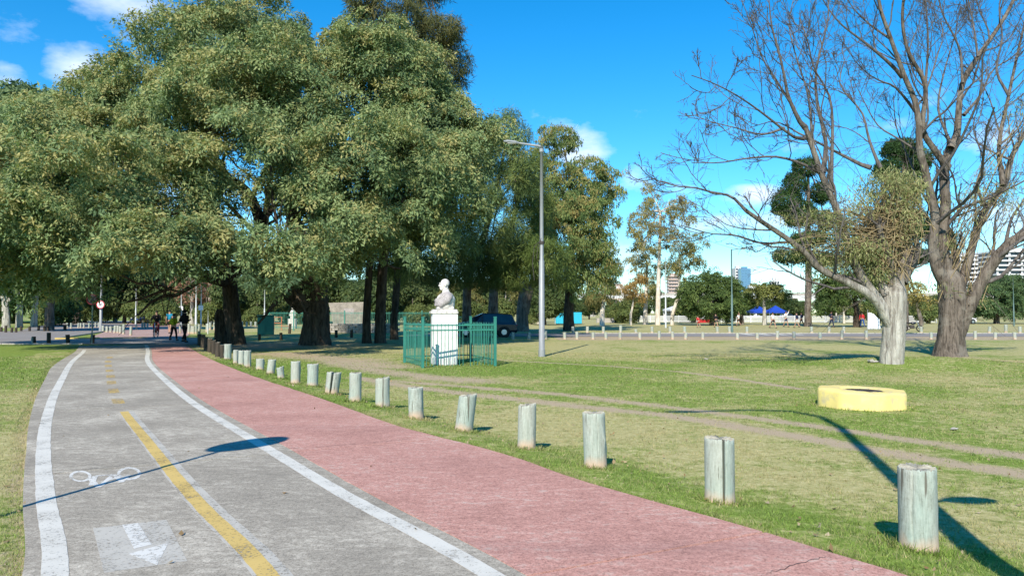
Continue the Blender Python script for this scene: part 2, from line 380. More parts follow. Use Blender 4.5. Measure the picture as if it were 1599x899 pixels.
def m_ground():
    g = G('lawn_ground'); a = g.attr('col'); 
    v = g.map((1, 1, 0.0))
    n1 = g.noise(14, 6, .7, v); n2 = g.noise(1.3, 5, .6, v); n3 = g.noise(60, 3, .7, v)
    n5 = g.noise(5.5, 6, .75, v); n1 = g.math('ADD', g.math('MULTIPLY', n1, .5), g.math('MULTIPLY', n5, .5))
    gr = g.ramp(n1, [(.36, (.085, .13, .02)), (.5, (.175, .245, .05)), (.63, (.30, .35, .10))])
    st = g.ramp(n1, [(.36, (.21, .20, .075)), (.5, (.38, .35, .16)), (.64, (.53, .48, .27))])
    di = g.ramp(n3, [(.3, (.31, .235, .155)), (.7, (.50, .40, .29))])
    sep = g.N('ShaderNodeSeparateColor'); g.L(a.outputs['Color'], sep.inputs[0])
    f = g.math('ADD', sep.outputs[0], g.math('MULTIPLY', g.math('SUBTRACT', n2, .5), 1.5)); f = g.math('ADD', f, g.math('MULTIPLY', g.math('SUBTRACT', n5, .5), 1.6)); f = g.math('ADD', f, g.math('MULTIPLY', g.math('SUBTRACT', n3, .5), .5))
    f = g.ramp(f, [(.3, 0.), (.75, 1.)])
    c = g.mix(f, gr, st)
    d = g.math('ADD', sep.outputs[1], g.math('MULTIPLY', g.math('SUBTRACT', n1, .5), 2.2)); d = g.math('ADD', d, g.math('MULTIPLY', g.math('SUBTRACT', n2, .5), .9)); d = g.ramp(d, [(.28, 0.), (.80, .95)])
    c = g.mix(d, c, di)
    return g.done(c, .95, n1, .6, .03, spec=.05)
def m_concrete(name, base, worn, red=False):
    g = G(name); a = g.map((1, 1, 1))
    br = g.map((1.9, 3.6, 1), rot=(0, 0, R(24)))       # brushed transverse texture
    n1 = g.noise(3.2, 6, .6, br); n2 = g.noise(.7, 5, .6, a); n3 = g.noise(95, 3, .75, a); n4 = g.noise(22, 5, .7, a)
    s = g.math('ADD', g.math('MULTIPLY', n1, .36), g.math('MULTIPLY', n2, .40)); s = g.math('ADD', s, g.math('MULTIPLY', n4, .24))
    c = g.ramp(s, [(.36, tuple(x * .72 for x in base)), (.5, base), (.64, worn)])
    n6 = g.noise(34, 5, .85, a); n3 = g.math('ADD', g.math('MULTIPLY', n3, .45), g.math('MULTIPLY', n6, .55))
    sp = g.ramp(n3, [(.40, .50), (.5, 1.0), (.60, 1.30)])
    c = g.mix(1.0, c, sp, 'MULTIPLY')
    if red:
        w = g.math('ADD', g.math('MULTIPLY', n1, .5), g.math('MULTIPLY', n4, .5)); w = g.ramp(w, [(.52, 0.), (.64, .8)])
        w = g.math('MULTIPLY', w, g.ramp(n2, [(.42, .15), (.62, 1.)]))
        c = g.mix(w, c, (.50, .42, .37))
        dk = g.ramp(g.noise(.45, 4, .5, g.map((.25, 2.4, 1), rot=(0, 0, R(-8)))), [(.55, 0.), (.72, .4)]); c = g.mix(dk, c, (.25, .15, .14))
    else:
        dk = g.ramp(g.noise(.8, 5, .6, a, .4), [(.52, 0.), (.72, .45)]); c = g.mix(dk, c, tuple(x * .66 for x in base))
    return g.done(c, .93, g.math('ADD', g.math('MULTIPLY', n3, .6), n1), .35, .006, spec=.15)
def m_paint(name, c, under, wear=.42, sc=30):
    g = G(name); n = g.noise(sc, 6, .7, g.map()); n2 = g.noise(2.5, 4, .6, g.map())
    w = g.math('ADD', g.math('MULTIPLY', n, .7), g.math('MULTIPLY', n2, .3)); f = g.ramp(w, [(wear - .03, 1.), (wear + .05, 0.)])
    col = g.ramp(n2, [(.3, tuple(x * .84 for x in c)), (.6, c)])
    g.done(col, .8, n, .2, .003, spec=.15); b = g.out.inputs[0].links[0].from_node; tr = g.N('ShaderNodeBsdfTransparent'); mx = g.N('ShaderNodeMixShader')
    # where the paint has worn off, the concrete below shows
    g.L(g.math('MULTIPLY', f, .92), mx.inputs[0]); g.L(b.outputs[0], mx.inputs[1]); g.L(tr.outputs[0], mx.inputs[2]); g.L(mx.outputs[0], g.out.inputs[0]); return g.m
def m_leaf(name, trans=.28, rough=.6):
    g = G(name); a = g.attr('col'); b = g.N('ShaderNodeBsdfPrincipled'); b.inputs['Roughness'].default_value = rough; b.inputs['Specular IOR Level'].default_value = .18
    g.L(a.outputs['Color'], b.inputs['Base Color']); t = g.N('ShaderNodeBsdfTranslucent')
    tc = g.mix(1., a.outputs['Color'], (1.3, 1.35, .75), 'MULTIPLY'); g.L(tc, t.inputs['Color'])
    mx = g.N('ShaderNodeMixShader'); mx.inputs[0].default_value = trans; g.L(b.outputs[0], mx.inputs[1]); g.L(t.outputs[0], mx.inputs[2]); g.L(mx.outputs[0], g.out.inputs[0]); return g.m
def m_bark(name, c, c2, sc=7, st=.18, bd=.05, patch=None):
    g = G(name); v = g.map((1, 1, st)); n = g.noise(sc, 7, .65, v, .6); n2 = g.noise(1.4, 4, .6, g.map())
    col = g.ramp(n, [(.36, c2), (.6, c)])
    if patch: col = g.mix(g.ramp(n2, [(.5, 0.), (.6, .8)]), col, patch)
    return g.done(col, .95, n, .9, bd, spec=.08)
def m_post():
    g = G('weathered_post_wood'); o_ = g.N('ShaderNodeObjectInfo'); ad = g.N('ShaderNodeVectorMath', operation='ADD'); cx = g.N('ShaderNodeCombineXYZ'); q_ = g.math('MULTIPLY', o_.outputs['Random'], 37.)
    g.L(q_, cx.inputs[0]); g.L(q_, cx.inputs[1]); g.L(g.tc.outputs['Object'], ad.inputs[0]); g.L(cx.outputs[0], ad.inputs[1])
    def gm(sc=(1, 1, 1)):
        n_ = g.N('ShaderNodeMapping'); n_.inputs['Scale'].default_value = sc; g.L(ad.outputs[0], n_.inputs[0]); return n_.outputs[0]
    g.map = gm; v = g.map((1, 1, .10)); n = g.noise(60, 6, .7, v); n = g.math('ADD', g.math('MULTIPLY', n, .7), g.math('MULTIPLY', g.noise(40, 5, .7, g.map()), .3)); n2 = g.noise(3.5, 4, .6, g.map((1, 1, .35)))
    oi = g.N('ShaderNodeObjectInfo')
    c = g.ramp(n, [(.34, (.13, .13, .11)), (.44, (.26, .275, .24)), (.54, (.34, .37, .33)), (.66, (.44, .47, .42))])
    c = g.mix(g.ramp(n2, [(.45, 0.), (.7, .6)]), c, (.26, .36, .32))
    c = g.mix(g.ramp(oi.outputs['Random'], [(0., 0.), (1., .45)]), c, (.42, .42, .35))
    sep = g.N('ShaderNodeSeparateXYZ'); g.L(g.tc.outputs['Object'], sep.inputs[0])
    lo = g.math('ADD', sep.outputs[2], g.math('MULTIPLY', g.math('SUBTRACT', n2, .5), .25)); f = g.ramp(lo, [(.05, .85), (.15, 0.)])
    c = g.mix(f, c, (.50, .36, .26))       # soil splashed on the foot
    cr = g.ramp(g.noise(24, 3, .5, g.map((1, 1, .03))), [(.315, 1.), (.345, 0.)]); c = g.mix(g.math('MULTIPLY', cr, .85), c, (.10, .09, .07))
    return g.done(c, .9, n, .4, .003, spec=.1)
M_POSTD = None
def m_asphalt():
    g = G('asphalt'); n = g.noise(60, 4, .7, g.map()); n2 = g.noise(.4, 4, .6, g.map((1, 3, 1)))
    c = g.ramp(n, [(.3, (.17, .155, .15)), (.7, (.29, .265, .25))]); c = g.mix(g.ramp(n2, [(.4, 0.), (.65, .5)]), c, (.30, .28, .27)); return g.done(c, .9, n, .3, .004, spec=.2)
def m_metal(name, c, rough=.5, metal=.0):
    g = G(name); n = g.noise(9, 5, .6, g.map((1, 1, .3))); return g.done(g.ramp(n, [(.3, tuple(x * .8 for x in c)), (.65, c)]), rough, n, .1, .002, metal, .5)

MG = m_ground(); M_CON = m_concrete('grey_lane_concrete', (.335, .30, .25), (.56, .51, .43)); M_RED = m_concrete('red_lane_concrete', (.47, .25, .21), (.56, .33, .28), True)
M_STRIP = m_concrete('edge_strip_concrete', (.34, .31, .265), (.44, .40, .34)); M_JOINT = simple('joint_dark', (.05, .045, .04))
M_WHITE = m_paint('white_road_paint', (.61, .59, .54), (.38, .36, .32), .405, 45); M_WORN = m_paint('worn_white_paint', (.62, .61, .58), (.42, .40, .375), .445, 26)
M_PATCH = m_paint('ghost_white_paint', (.47, .445, .40), (.38, .365, .34), .425, 34); M_YEL = m_paint('yellow_road_paint', (.58, .42, .15), (.36, .33, .27), .41, 40)
M_YWORN = m_paint('worn_yellow_paint', (.60, .42, .14), (.33, .31, .27), .50, 40)
M_POST = m_post(); M_ASP = m_asphalt()
M_POSTD = simple('shaded_post_wood', (.075, .06, .045), (.03, .025, .02), 20, .9, .6, .01, stretch=(1, 1, .1))  # post wood as it looks in shade, the shade put into its colour
M_CUT = simple('post_cut_end', (.42, .40, .33), (.24, .22, .18), 30, .9, .5)
M_LEAF = m_leaf('leaf'); M_NEEDLE = m_leaf('needle_leaf', .15); M_GRASS = m_leaf('grass_blade', .3, .8)
M_TIPA = m_bark('rough_dark_bark', (.10, .08, .062), (.03, .024, .019), 8, .2, .09)
M_PALE = m_bark('pale_furrowed_bark', (.50, .48, .43), (.15, .135, .115), 11, .07, .07)
def m_limewash():
    g = G('limewashed_bark'); v = g.map((1, 1, .09)); n = g.noise(11, 7, .65, v, .6); n2 = g.noise(2.2, 6, .7, g.map((1, 1, .35)))
    lo = g.ramp(n, [(.36, (.17, .15, .13)), (.56, (.42, .40, .355)), (.7, (.50, .48, .43))]); hi = g.ramp(n, [(.36, (.075, .062, .05)), (.6, (.23, .20, .17))])
    sep = g.N('ShaderNodeSeparateXYZ'); g.L(g.tc.outputs['Object'], sep.inputs[0]); z = g.math('ADD', sep.outputs[2], g.math('MULTIPLY', g.math('SUBTRACT', n2, .5), 2.6)); f = g.ramp(g.math('MULTIPLY', z, .2), [(.42, 0.), (.56, 1.)])
    w = g.ramp(n2, [(.56, 0.), (.66, .55)]); return g.done(g.mix(w, g.mix(f, lo, hi), (.24, .21, .18)), .95, n, 1.0, .08, spec=.08)
M_LIME = m_limewash()
M_KNOT = m_bark('knotted_grey_bark', (.23, .20, .17), (.075, .062, .05), 8, .3, .10)
M_GREYB = m_bark('grey_brown_bark', (.185, .155, .13), (.055, .045, .037), 10, .12, .10, (.22, .195, .165))
M_TWIG = m_bark('bare_twig_bark', (.15, .135, .125), (.07, .06, .058), 10, .3, .01)
M_EUC = m_bark('white_eucalypt_bark', (.66, .62, .55), (.38, .33, .27), 3, .3, .01, (.50, .42, .34))
M_GREENM = m_metal('green_painted_iron', (.03, .20, .155), .5); M_GALV = m_metal('galvanised_steel', (.30, .315, .33), .55, .25)
M_DKG = m_metal('dark_green_pole', (.10, .17, .16), .5); M_LAMPW = m_metal('pale_pole_paint', (.52, .55, .55), .5)
M_MARBLE = simple('white_stone_weathered', (.62, .59, .55), (.30, .27, .25), 9, .8, .4, .012, lo=.3, hi=.52)
M_DRAPE = simple('lichen_grey_stone', (.50, .46, .45), (.18, .16, .16), 42, .9, .6, .01)
M_WPAINT = simple('white_masonry_paint', (.68, .68, .67), (.48, .46, .43), 4, .7, .2, .004, lo=.2, hi=.5)
M_STONE = simple('grey_stone', (.34, .31, .27), (.20, .18, .16), 3, .9, .4, .03)
M_YCON = simple('yellow_painted_concrete', (.74, .60, .22), (.50, .43, .27), 6, .9, .6, .012, lo=.30, hi=.52)
M_IRON = simple('dark_iron', (.07, .06, .055), (.03, .028, .026), 18, .7, .3)
M_BLACK = simple('black_rubber', (.02, .02, .02), (.012, .012, .012)); M_GLASSD = m_metal('dark_car_glass', (.02, .025, .03), .08)
M_NAVY = m_metal('dark_navy_car_paint', (.012, .016, .03), .25); M_CARW = m_metal('white_car_paint', (.7, .7, .7), .3); M_CARB = m_metal('blue_car_paint', (.03, .07, .25), .3)
M_CHROME = m_metal('bright_metal', (.6, .6, .62), .3, .9); M_LIGHTG = m_metal('lamp_lens', (.65, .65, .62), .2)
def cloth(name, c): return simple(name, c, tuple(x * .7 for x in c), 18, .9, .3, .01, spec=.1)
M_SKIN = simple('skin', (.42, .25, .18), (.36, .2, .14), 10, .6, .05); M_SKINT = simple('skin_tanned', (.30, .17, .11), (.26, .14, .09), 10, .6, .05)
M_HAIR = simple('dark_hair', (.02, .015, .012), (.01, .008, .006), 30, .7)
CL = {k: cloth('cloth_' + k, v) for k, v in dict(black=(.018, .018, .02), navy=(.02, .03, .07), teal=(.02, .22, .36), lime=(.38, .42, .03), red=(.50, .035, .04), maroon=(.36, .05, .06),
      white=(.72, .72, .72), grey=(.16, .16, .17), blue=(.03, .09, .30)).items()}
M_TENTB = cloth('blue_tent_fabric', (.02, .07, .42)); M_TENTW = cloth('white_tent_fabric', (.75, .76, .78)); M_TURQ = m_metal('turquoise_sheet', (.02, .42, .62), .5)
M_DIRT = simple('bare_dirt', (.42, .34, .27), (.30, .24, .18), 20, .95, .5, .01)
M_KERB = simple('kerb_concrete', (.42, .40, .36), (.28, .26, .24), 10, .9, .3); M_KYEL = simple('yellow_kerb_paint', (.70, .52, .14), (.5, .4, .2), 10, .85, .3)
M_TOWER = simple('tower_white_render', (.62, .63, .64), (.5, .5, .52), .4, .8, 0); M_BRICKT = simple('tower_pink_brick', (.50, .40, .36), (.44, .34, .3), .4, .8, 0)
M_TGLASS = m_metal('tower_blue_glass', (.10, .22, .36), .15); M_TDARK = m_metal('tower_dark_window', (.06, .075, .10), .15)

# ------------------------------------------------------------------ ground
TRACKS = []   # bare wheel tracks worn in the lawn
def trk(px, w): TRACKS.append((np.array([at(*p)[:2] for p in px]), w))
trk([(1599, 742), (1480, 722), (1330, 697), (1180, 670), (1040, 648), (900, 634), (760, 618), (640, 604), (560, 590)], .36)
trk([(1599, 712), (1440, 690), (1290, 668), (1130, 646), (1000, 630), (880, 616), (760, 606), (680, 600), (600, 594)], .30)
trk([(1250, 607), (1150, 592), (1060, 580), (960, 572), (850, 566), (780, 562)], .22)
trk([(520, 566), (600, 580), (680, 590), (740, 595)], .8)
trk([(440, 552), (520, 560), (600, 572)], 1.6)
trk([(1480, 560), (1540, 562), (1599, 566)], .55)
def segd(x, y, L):
    d = np.full(x.shape, 1e9)
    for a, b in zip(L[:-1], L[1:]):
        ab = b - a; t = np.clip(((x - a[0]) * ab[0] + (y - a[1]) * ab[1]) / (ab @ ab), 0, 1); d = np.minimum(d, np.hypot(x - a[0] - t * ab[0], y - a[1] - t * ab[1]))
    return d
def masks(x, y):
    """dryness and bare earth at a point of the ground"""
    r = x - XRR(y); l = XLE(y) - x
    dry = .32 + 1.0 * (fbm(x * .35 + 3, y * .35, 4) - .5)
    dry += .42 * smooth(1.0, 2.2, r) * (1 - smooth(4.5, 7, r)) * (1 - smooth(12, 20, y)) 
    dry += .22 * smooth(22, 34, y) * (x > XRR(y)) + .25 * smooth(60, 75, y) + .16 * smooth(9, 16, y) * (x > XRR(y) + 6)
    dry = dry + .38 * (l > 0) * (1 - smooth(.3, 1.6, l)) * (1 - smooth(14, 22, y)) - .22 * (l > 1.5)
    # green patches round the fence and on the left lawn
    fx, fy = -1.6, 25.6; dry = dry - .5 * np.exp(-(((x - fx + 1.5) / 7) ** 2 + ((y - fy + 1.2) / 3.2) ** 2))
    dirt = np.zeros_like(x)
    for L, w in TRACKS: dirt = np.maximum(dirt, .92 * np.exp(-(segd(x, y, L) / (w * (.75 + .6 * fbm(x * .8, y * .8, 2)))) ** 2))
    dirt = np.maximum(dirt, .62 * (l > 0) * np.exp(-(l / .22) ** 2) * (1 - smooth(12, 20, y)))
    dirt = np.maximum(dirt, .8 * np.exp(-(((x + 14) / 7) ** 2 + ((y - 40) / 7) ** 2)))       # trodden earth under the big trees
    dirt = np.maximum(dirt, .8 * smooth(47, 50, y) * (1 - smooth(56, 57.5, y)) * (x > 3))       # verge of the far road
    dirt = np.maximum(dirt, .35 * smooth(66, 70, y) * (1 - smooth(90, 120, y)) * (x > 15) * (1 + .4 * (fbm(x * .1, y * .1, 2) - .5)))
    dirt = np.maximum(dirt, .55 * np.exp(-(((x - 18.0) / 1.8) ** 2 + ((y - 30.2) / .9) ** 2)))
    return np.clip(dry, 0, 1.2), np.clip(dirt, 0, 1)
def build_ground():
    ang = np.r_[np.linspace(-pi, -R(42), 60, endpoint=False), np.linspace(-R(42), R(42), 620), np.linspace(R(42), pi, 60)[1:-1]]
    rad = np.r_[0.4, 1, 1.8, 2.7, np.geomspace(3.4, 75, 420), np.geomspace(80, 3000, 36)]
    A, D = np.meshgrid(ang, rad); X = D * np.sin(A); Y = D * np.cos(A)
    Z = terrain(X, Y); n = len(ang); k = len(rad)
    idx = np.arange(n * k).reshape(k, n); nx = np.roll(idx, -1, 1)
    F = np.stack([idx[:-1], nx[:-1], nx[1:], idx[1:]], -1).reshape(-1, 4)[:, ::-1]
    dry, dirt = masks(X, Y); c = np.stack([dry, dirt, np.zeros_like(dry)], -1).reshape(-1, 3)
    # close the small hole at the feet of the camera
    V = np.stack([X, Y, Z], -1).reshape(-1, 3); V = np.vstack([V, [0, 0, 0]]); c = np.vstack([c, [0, 0, 0]])
    me = mesh('lawn', V, F, MG, True, c); o = link('lawn', me, kind='structure')
    t = mesh('lawn_centre', np.vstack([V[:n], V[-1]]), [(i, (i + 1) % n, n) for i in range(n)][::1], MG, col=np.zeros((n + 1, 3)))
    link('lawn_centre', t, kind='structure')
build_ground()

# ------------------------------------------------------------------ lanes: slabs with recessed joints
def cross(fx, y0):
    """a joint crosses the lane square to its run: points on edge fx for the joint at y0"""
    k = -(float(XR(y0 + .5)) - float(XR(y0 - .5))); xr = float(XR(y0)); y = y0
    for _ in range(8): y = y0 + k * (float(fx(y)) - xr) * .92
    return float(fx(y)), y
def strip(fa, fb, y0, y1, z, m, name, parent=None, gap=0., thick=.0, jag=0., **k):
    n = max(3, int((y1 - y0) / .35)); ys = np.linspace(y0 + gap, y1 - gap, n + 1); V = []; F = []
    pa = [cross(fa, y) for y in ys]; pb = [cross(fb, y) for y in ys]
    J = rng.normal(size=(n + 1, 2)) * jag
    for i in range(n + 1):
        V += [(pa[i][0] + J[i, 0], pa[i][1], z), (pb[i][0] + J[i, 1], pb[i][1], z)]
    F = [(2*i, 2*i+1, 2*i+3, 2*i+2) for i in range(n)]
    if thick:
        b = len(V); V += [(v[0], v[1], v[2] - thick) for v in V]
        for i in range(n): F += [(2*i+2, b+2*i+2, b+2*i, 2*i), (2*i+1, b+2*i+1, b+2*i+3, 2*i+3)]
        F += [(0, b, b + 1, 1), (2*n+1, b+2*n+1, b+2*n, 2*n)]
    return obj(name, V, F, m, parent, False, **k)
def path_at(px, py, z):
    p = at(px, py, z); return p
JY = [-8.5, -3.6, .9, 4.62, 8.75, 13.5, 18.2, 22.9, 27.6, 32.5, 38.2]
bp = empty('bicycle_lane', (0, 0, 0), kind='structure'); rp = empty('walking_lane', (0, 0, 0), kind='structure')
strip(lambda y: XLE(y) - .0, XRR, -8.5, 38.2, .006, M_JOINT, 'joint_bed', bp)
for a, b in zip(JY[:-1], JY[1:]):
    strip(XLE, XRL, a, b, .03, M_CON, 'slab', bp, gap=.013, thick=.05)
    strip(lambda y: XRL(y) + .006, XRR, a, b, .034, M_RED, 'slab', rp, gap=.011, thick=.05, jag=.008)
wl = lambda c, w, y: c(y)
def line(fc, w, y0, y1, m, z=.036, **k):
    n = max(2, int((y1 - y0) / .12)); ys = np.linspace(y0, y1, n + 1); V = []
    for i, y in enumerate(ys):
        s = (float(fc(y + .1)) - float(fc(y - .1))) / .2; nn = np.array([1, -s]) / math.hypot(1, s) * w / 2; j = rng.normal(size=4) * .0018
        V += [(float(fc(y)) - nn[0] + j[0], y - nn[1] + j[1], z), (float(fc(y)) + nn[0] + j[2], y + nn[1] + j[3], z)]
    return V, [(2*i, 2*i+1, 2*i+3, 2*i+2) for i in range(n)]
def lineobj(name, fc, w, y0, y1, m, z=.0325, parent=None):
    V, F = line(fc, w, y0, y1, m, z); return obj(name, V, F, m, parent, False, kind='structure')
lineobj('white_edge_line', XL, .15, -8, 33, M_WHITE); lineobj('white_lane_line', XR, .15, -8, 38, M_WHITE)
lineobj('yellow_centre_line', XY, .125, -8, 12.45, M_YEL, .0335)
lineobj('faded_line_margin', lambda y: XY(y) + .03, .22, -8, 12.45, M_PATCH, .0313)
ye = empty('yellow_dashes', (0, 0, 0), kind='structure')
for y0, l in ((13.55, .75), (15.35, .8), (17.2, .8), (18.95, .8), (20.8, .8), (22.7, .8), (24.7, .8), (27.0, .8)):
    V, F = line(XY, .19, y0, y0 + l, M_YWORN, .0325); obj('dash', V, F, M_YWORN, ye, False)
# worn bicycle and arrow painted on the grey lane
def flat_poly(name, px, z, m, parent): 
    V = [tuple(path_at(x, y, z)) for x, y in px]; return obj(name, V, [tuple(range(len(V)))][::1], m, parent)
Z6 = lambda x, y: (x / 2.652, 560 + y / 2.652)
ar = empty('painted_arrow', at(*Z6(590, 760), .03), label='faded white arrow on the grey cycle lane pointing towards the camera', cat='road marking', group=None) if False else empty('painted_arrow', at(*Z6(590, 760), .03), kind='structure')
flat_poly('ghost_patch', [Z6(385, 700), Z6(430, 885), Z6(775, 835), Z6(690, 665)], .0313, M_PATCH, ar)
flat_poly('arrow_shaft', [Z6(505, 686), Z6(555, 785), Z6(628, 767), Z6(572, 678)], .0328, M_WORN, ar)
flat_poly('arrow_head', [Z6(530, 806), Z6(650, 853), Z6(698, 760)], .0328, M_WORN, ar)
bk = empty('painted_bicycle', at(*Z6(430, 490), .03), kind='structure')
def ring(cx, cy, rx, ry, w, m, name, parent, z=.0315, a0=0, a1=2*pi):
    n = 30; V = []
    for i in range(n + 1):
        t = a0 + (a1 - a0) * i / n
        for s in (1, 1 - w): V.append(tuple(path_at(*Z6(cx + rx * s * cos(t), cy + ry * s * sin(t)), z)))
    obj(name, V, [(2*i, 2*i+1, 2*i+3, 2*i+2) for i in range(n)], m, parent)
ring(333, 485, 46, 23, .28, M_WORN, 'wheel_mark', bk); ring(535, 474, 50, 27, .28, M_WORN, 'wheel_mark', bk)
mb = MB()
for a, b in (((370, 488), (408, 528)), ((408, 528), (470, 476)), ((470, 476), (395, 481)), ((408, 528), (380, 500)), ((470, 476), (505, 503)), ((440, 499), (535, 478)), ((395, 481), (378, 520)), ((500, 508), (535, 478))):
    a = np.array(path_at(*Z6(*a), .0388)); b = np.array(path_at(*Z6(*b), .0388)); d = b - a; q = np.array([-d[1], d[0], 0]); q = q / np.linalg.norm(q) * .024
    mb.add([a - q, b - q, b + q, a + q], [(0, 1, 2, 3)])
    for v in range(-4, 0): mb.V[v] = (mb.V[v][0], mb.V[v][1], .0318 + .00012 * len(mb.V) / 4)
mb.build('frame_mark', M_WORN, bk, True)

# hair cracks across the lanes (thin recessed dark strips)
def crack(name, pts, w, z):
    V = []; p = resample([at(*q, z) for q in pts], 26)
    for i, q in enumerate(p):
        q = q + np.array([0, rng.normal() * .012, 0]); h = w * (.4 + rng.random()) / 2; V += [(q[0], q[1] - h, z), (q[0], q[1] + h, z)]
    obj(name, V, [(2*i, 2*i+1, 2*i+3, 2*i+2) for i in range(len(p) - 1)], M_JOINT, None, kind='structure')
crack('lane_crack', [(1186, 898), (1235, 882), (1290, 868)], .006, .0385)
crack('lane_crack', [(90, 737), (170, 728), (260, 718)], .010, .0365)
crack('lane_crack', [(445, 700), (560, 692), (640, 684)], .008, .0365)
crack('lane_crack', [(75, 637), (130, 634), (180, 633)], .014, .0365)
crack('lane_crack', [(60, 660), (72, 661)], .02, .0395)

# ------------------------------------------------------------------ roads
def sheet(name, pts, z, m, n=1, kind='structure', parent=None):
    V = [(p[0], p[1], z) for p in pts]; return obj(name, V, [tuple(range(len(V)))], m, parent, False, kind=kind)
# crossing road at the left, bending away into the distance
sheet('left_road', [(-120, 39.4), (-15.6, 39.4), (-19.5, 48.8), (-23.8, 49.3), (-28.3, 46.6), (-34.7, 64), (-37.5, 67.5), (-120, 67.5)], .014, M_ASP)
sheet('left_road_branch', [(-34.75, 64.1), (-45, 85), (-75, 150), (-84, 150), (-60, 95), (-44, 67.6), (-37.5, 67.52)], .014, M_ASP)
strip(lambda y: XLE(y) - .3, XRR, 48.6, 128, .02, m_concrete('far_path', (.40, .27, .24), (.5, .38, .34)), 'far_walking_path', kind='structure')
def kerb(name, a, b, m, w=.16, h=.13, z0=0.0):
    a = np.array(a, float); b = np.array(b, float); d = b - a; L = np.linalg.norm(d); an = math.atan2(d[1], d[0]); n = max(1, int(L / 1.0)); t = empty(name, (0, 0, 0), kind='structure')
    base = MB().box((0, 0, h / 2), (L / n - .015, w, h), 0, .012).me('kerb_stone', m)
    if L / n * FPX / max(abs(a[1]), 20) > 300: pass
    for i in range(min(n, 90)):
        p = a + d * (i + .5) / n; o = link('kerb_stone', base, t); o.location = (p[0], p[1], z0); o.rotation_euler = (0, 0, an)
kerb('lawn_kerb', (-40, 39.2), (-22.2, 39.2), M_KERB, h=.07); kerb('island_kerb', (-28.2, 46.7), (-26.2, 48.1), M_KYEL, h=.1); kerb('island_kerb', (-26.1, 48.2), (-23.8, 49.4), M_KYEL, h=.06)
kerb('island_kerb', (-28.2, 46.8), (-34.6, 64), M_KERB, h=.1)
# road across the right side
ZR = -.12
sheet('park_road', [(-8, 56), (130, 56), (130, 63.7), (-8, 63.7)], ZR + .016, M_ASP)
for i in range(4):
    x0 = 18.6 + i * 1.3; sheet('crossing_stripe', [(x0, 59.5), (x0 + .6, 59.5), (x0 + 1.0, 63.3), (x0 + .4, 63.3)], ZR + .022, M_WHITE)
kerb('park_road_kerb', (4.5, 63.9), (76, 63.9), M_KERB, w=.12, h=.07, z0=ZR)
sheet('lawn_path', [(18.6, 29.6), (40, 28.6), (40, 29.6), (18.9, 30.6)], ZR + .01 + .08, M_DIRT) if False else None
# ------------------------------------------------------------------ wooden posts
ORD = ['first','second','third','fourth','fifth','sixth','seventh','eighth','ninth','tenth','eleventh','twelfth','thirteenth','fourteenth','fifteenth','sixteenth','seventeenth','eighteenth','nineteenth','twentieth',
 'twenty-first','twenty-second','twenty-third','twenty-fourth','twenty-fifth','twenty-sixth','twenty-seventh','twenty-eighth','twenty-ninth','thirtieth']
def post_shape(w, h, seed, half=0, n=72, lean=0, slant=0):
    """a weathered round post (half = -1/+1 gives one side of a split post)"""
    g = np.random.default_rng(seed); V = []; F = []; zs = [-.12, 0, .03, .18 * h, .36 * h, .52 * h, .68 * h, .82 * h, .93 * h, h - .008, h]
    ph = g.random(4) * 6.3; knots = [(g.random() * 6.3, (.1 + .8 * g.random()) * h) for _ in range(3)]; cr = [(g.random() * 6.3, .016 + .02 * g.random()) for _ in range(2)]
    for j, z in enumerate(zs):
        for i in range(n):
            t = 2 * pi * i / n
            r = w / 2 * (1 + .02 * sin(2 * t + ph[0]) + .012 * sin(3 * t + ph[1] + 2 * z) + 0)
            if z < .05: r *= 1.03
            if z == h: r *= .93
            for ka, kz in knots:
                da = (t - ka + pi) % (2 * pi) - pi; r += .018 * math.exp(-(da / .25) ** 2 - ((z - kz) / .05) ** 2)
            for ca, cw in cr:
                da = (t - ca + pi) % (2 * pi) - pi
                if z > .1 * h: r -= .011 * math.exp(-((da + .04 * sin(z * 14 + ca)) / cw) ** 2)
            x, y = r * cos(t), r * sin(t)
            if half: x = half * abs(x) * .96 + half * .006 if half * x > 0 else half * .006
            zz = z + (slant * x / w if j >= 8 else 0) + (.006 * g.normal() if j >= 9 else 0)
            V.append((x + lean * z, y, zz))
    for j in range(len(zs) - 1):
        for i in range(n): F.append((j*n+i, j*n+(i+1) % n, (j+1)*n+(i+1) % n, (j+1)*n+i))
    V.append((lean * h, 0, h - .006 + (0 if not half else 0))); c = len(V) - 1; b = (len(zs) - 1) * n
    top = [(b + i, b + (i + 1) % n, c) for i in range(n)]
    me = mesh('post', V, F + top, [M_POST, M_CUT]); 
    for k in range(len(F), len(F) + n): me.polygons[k].material_index = 1
    me.polygons.foreach_set('use_smooth', [i < len(F) for i in range(len(me.polygons))]); return me
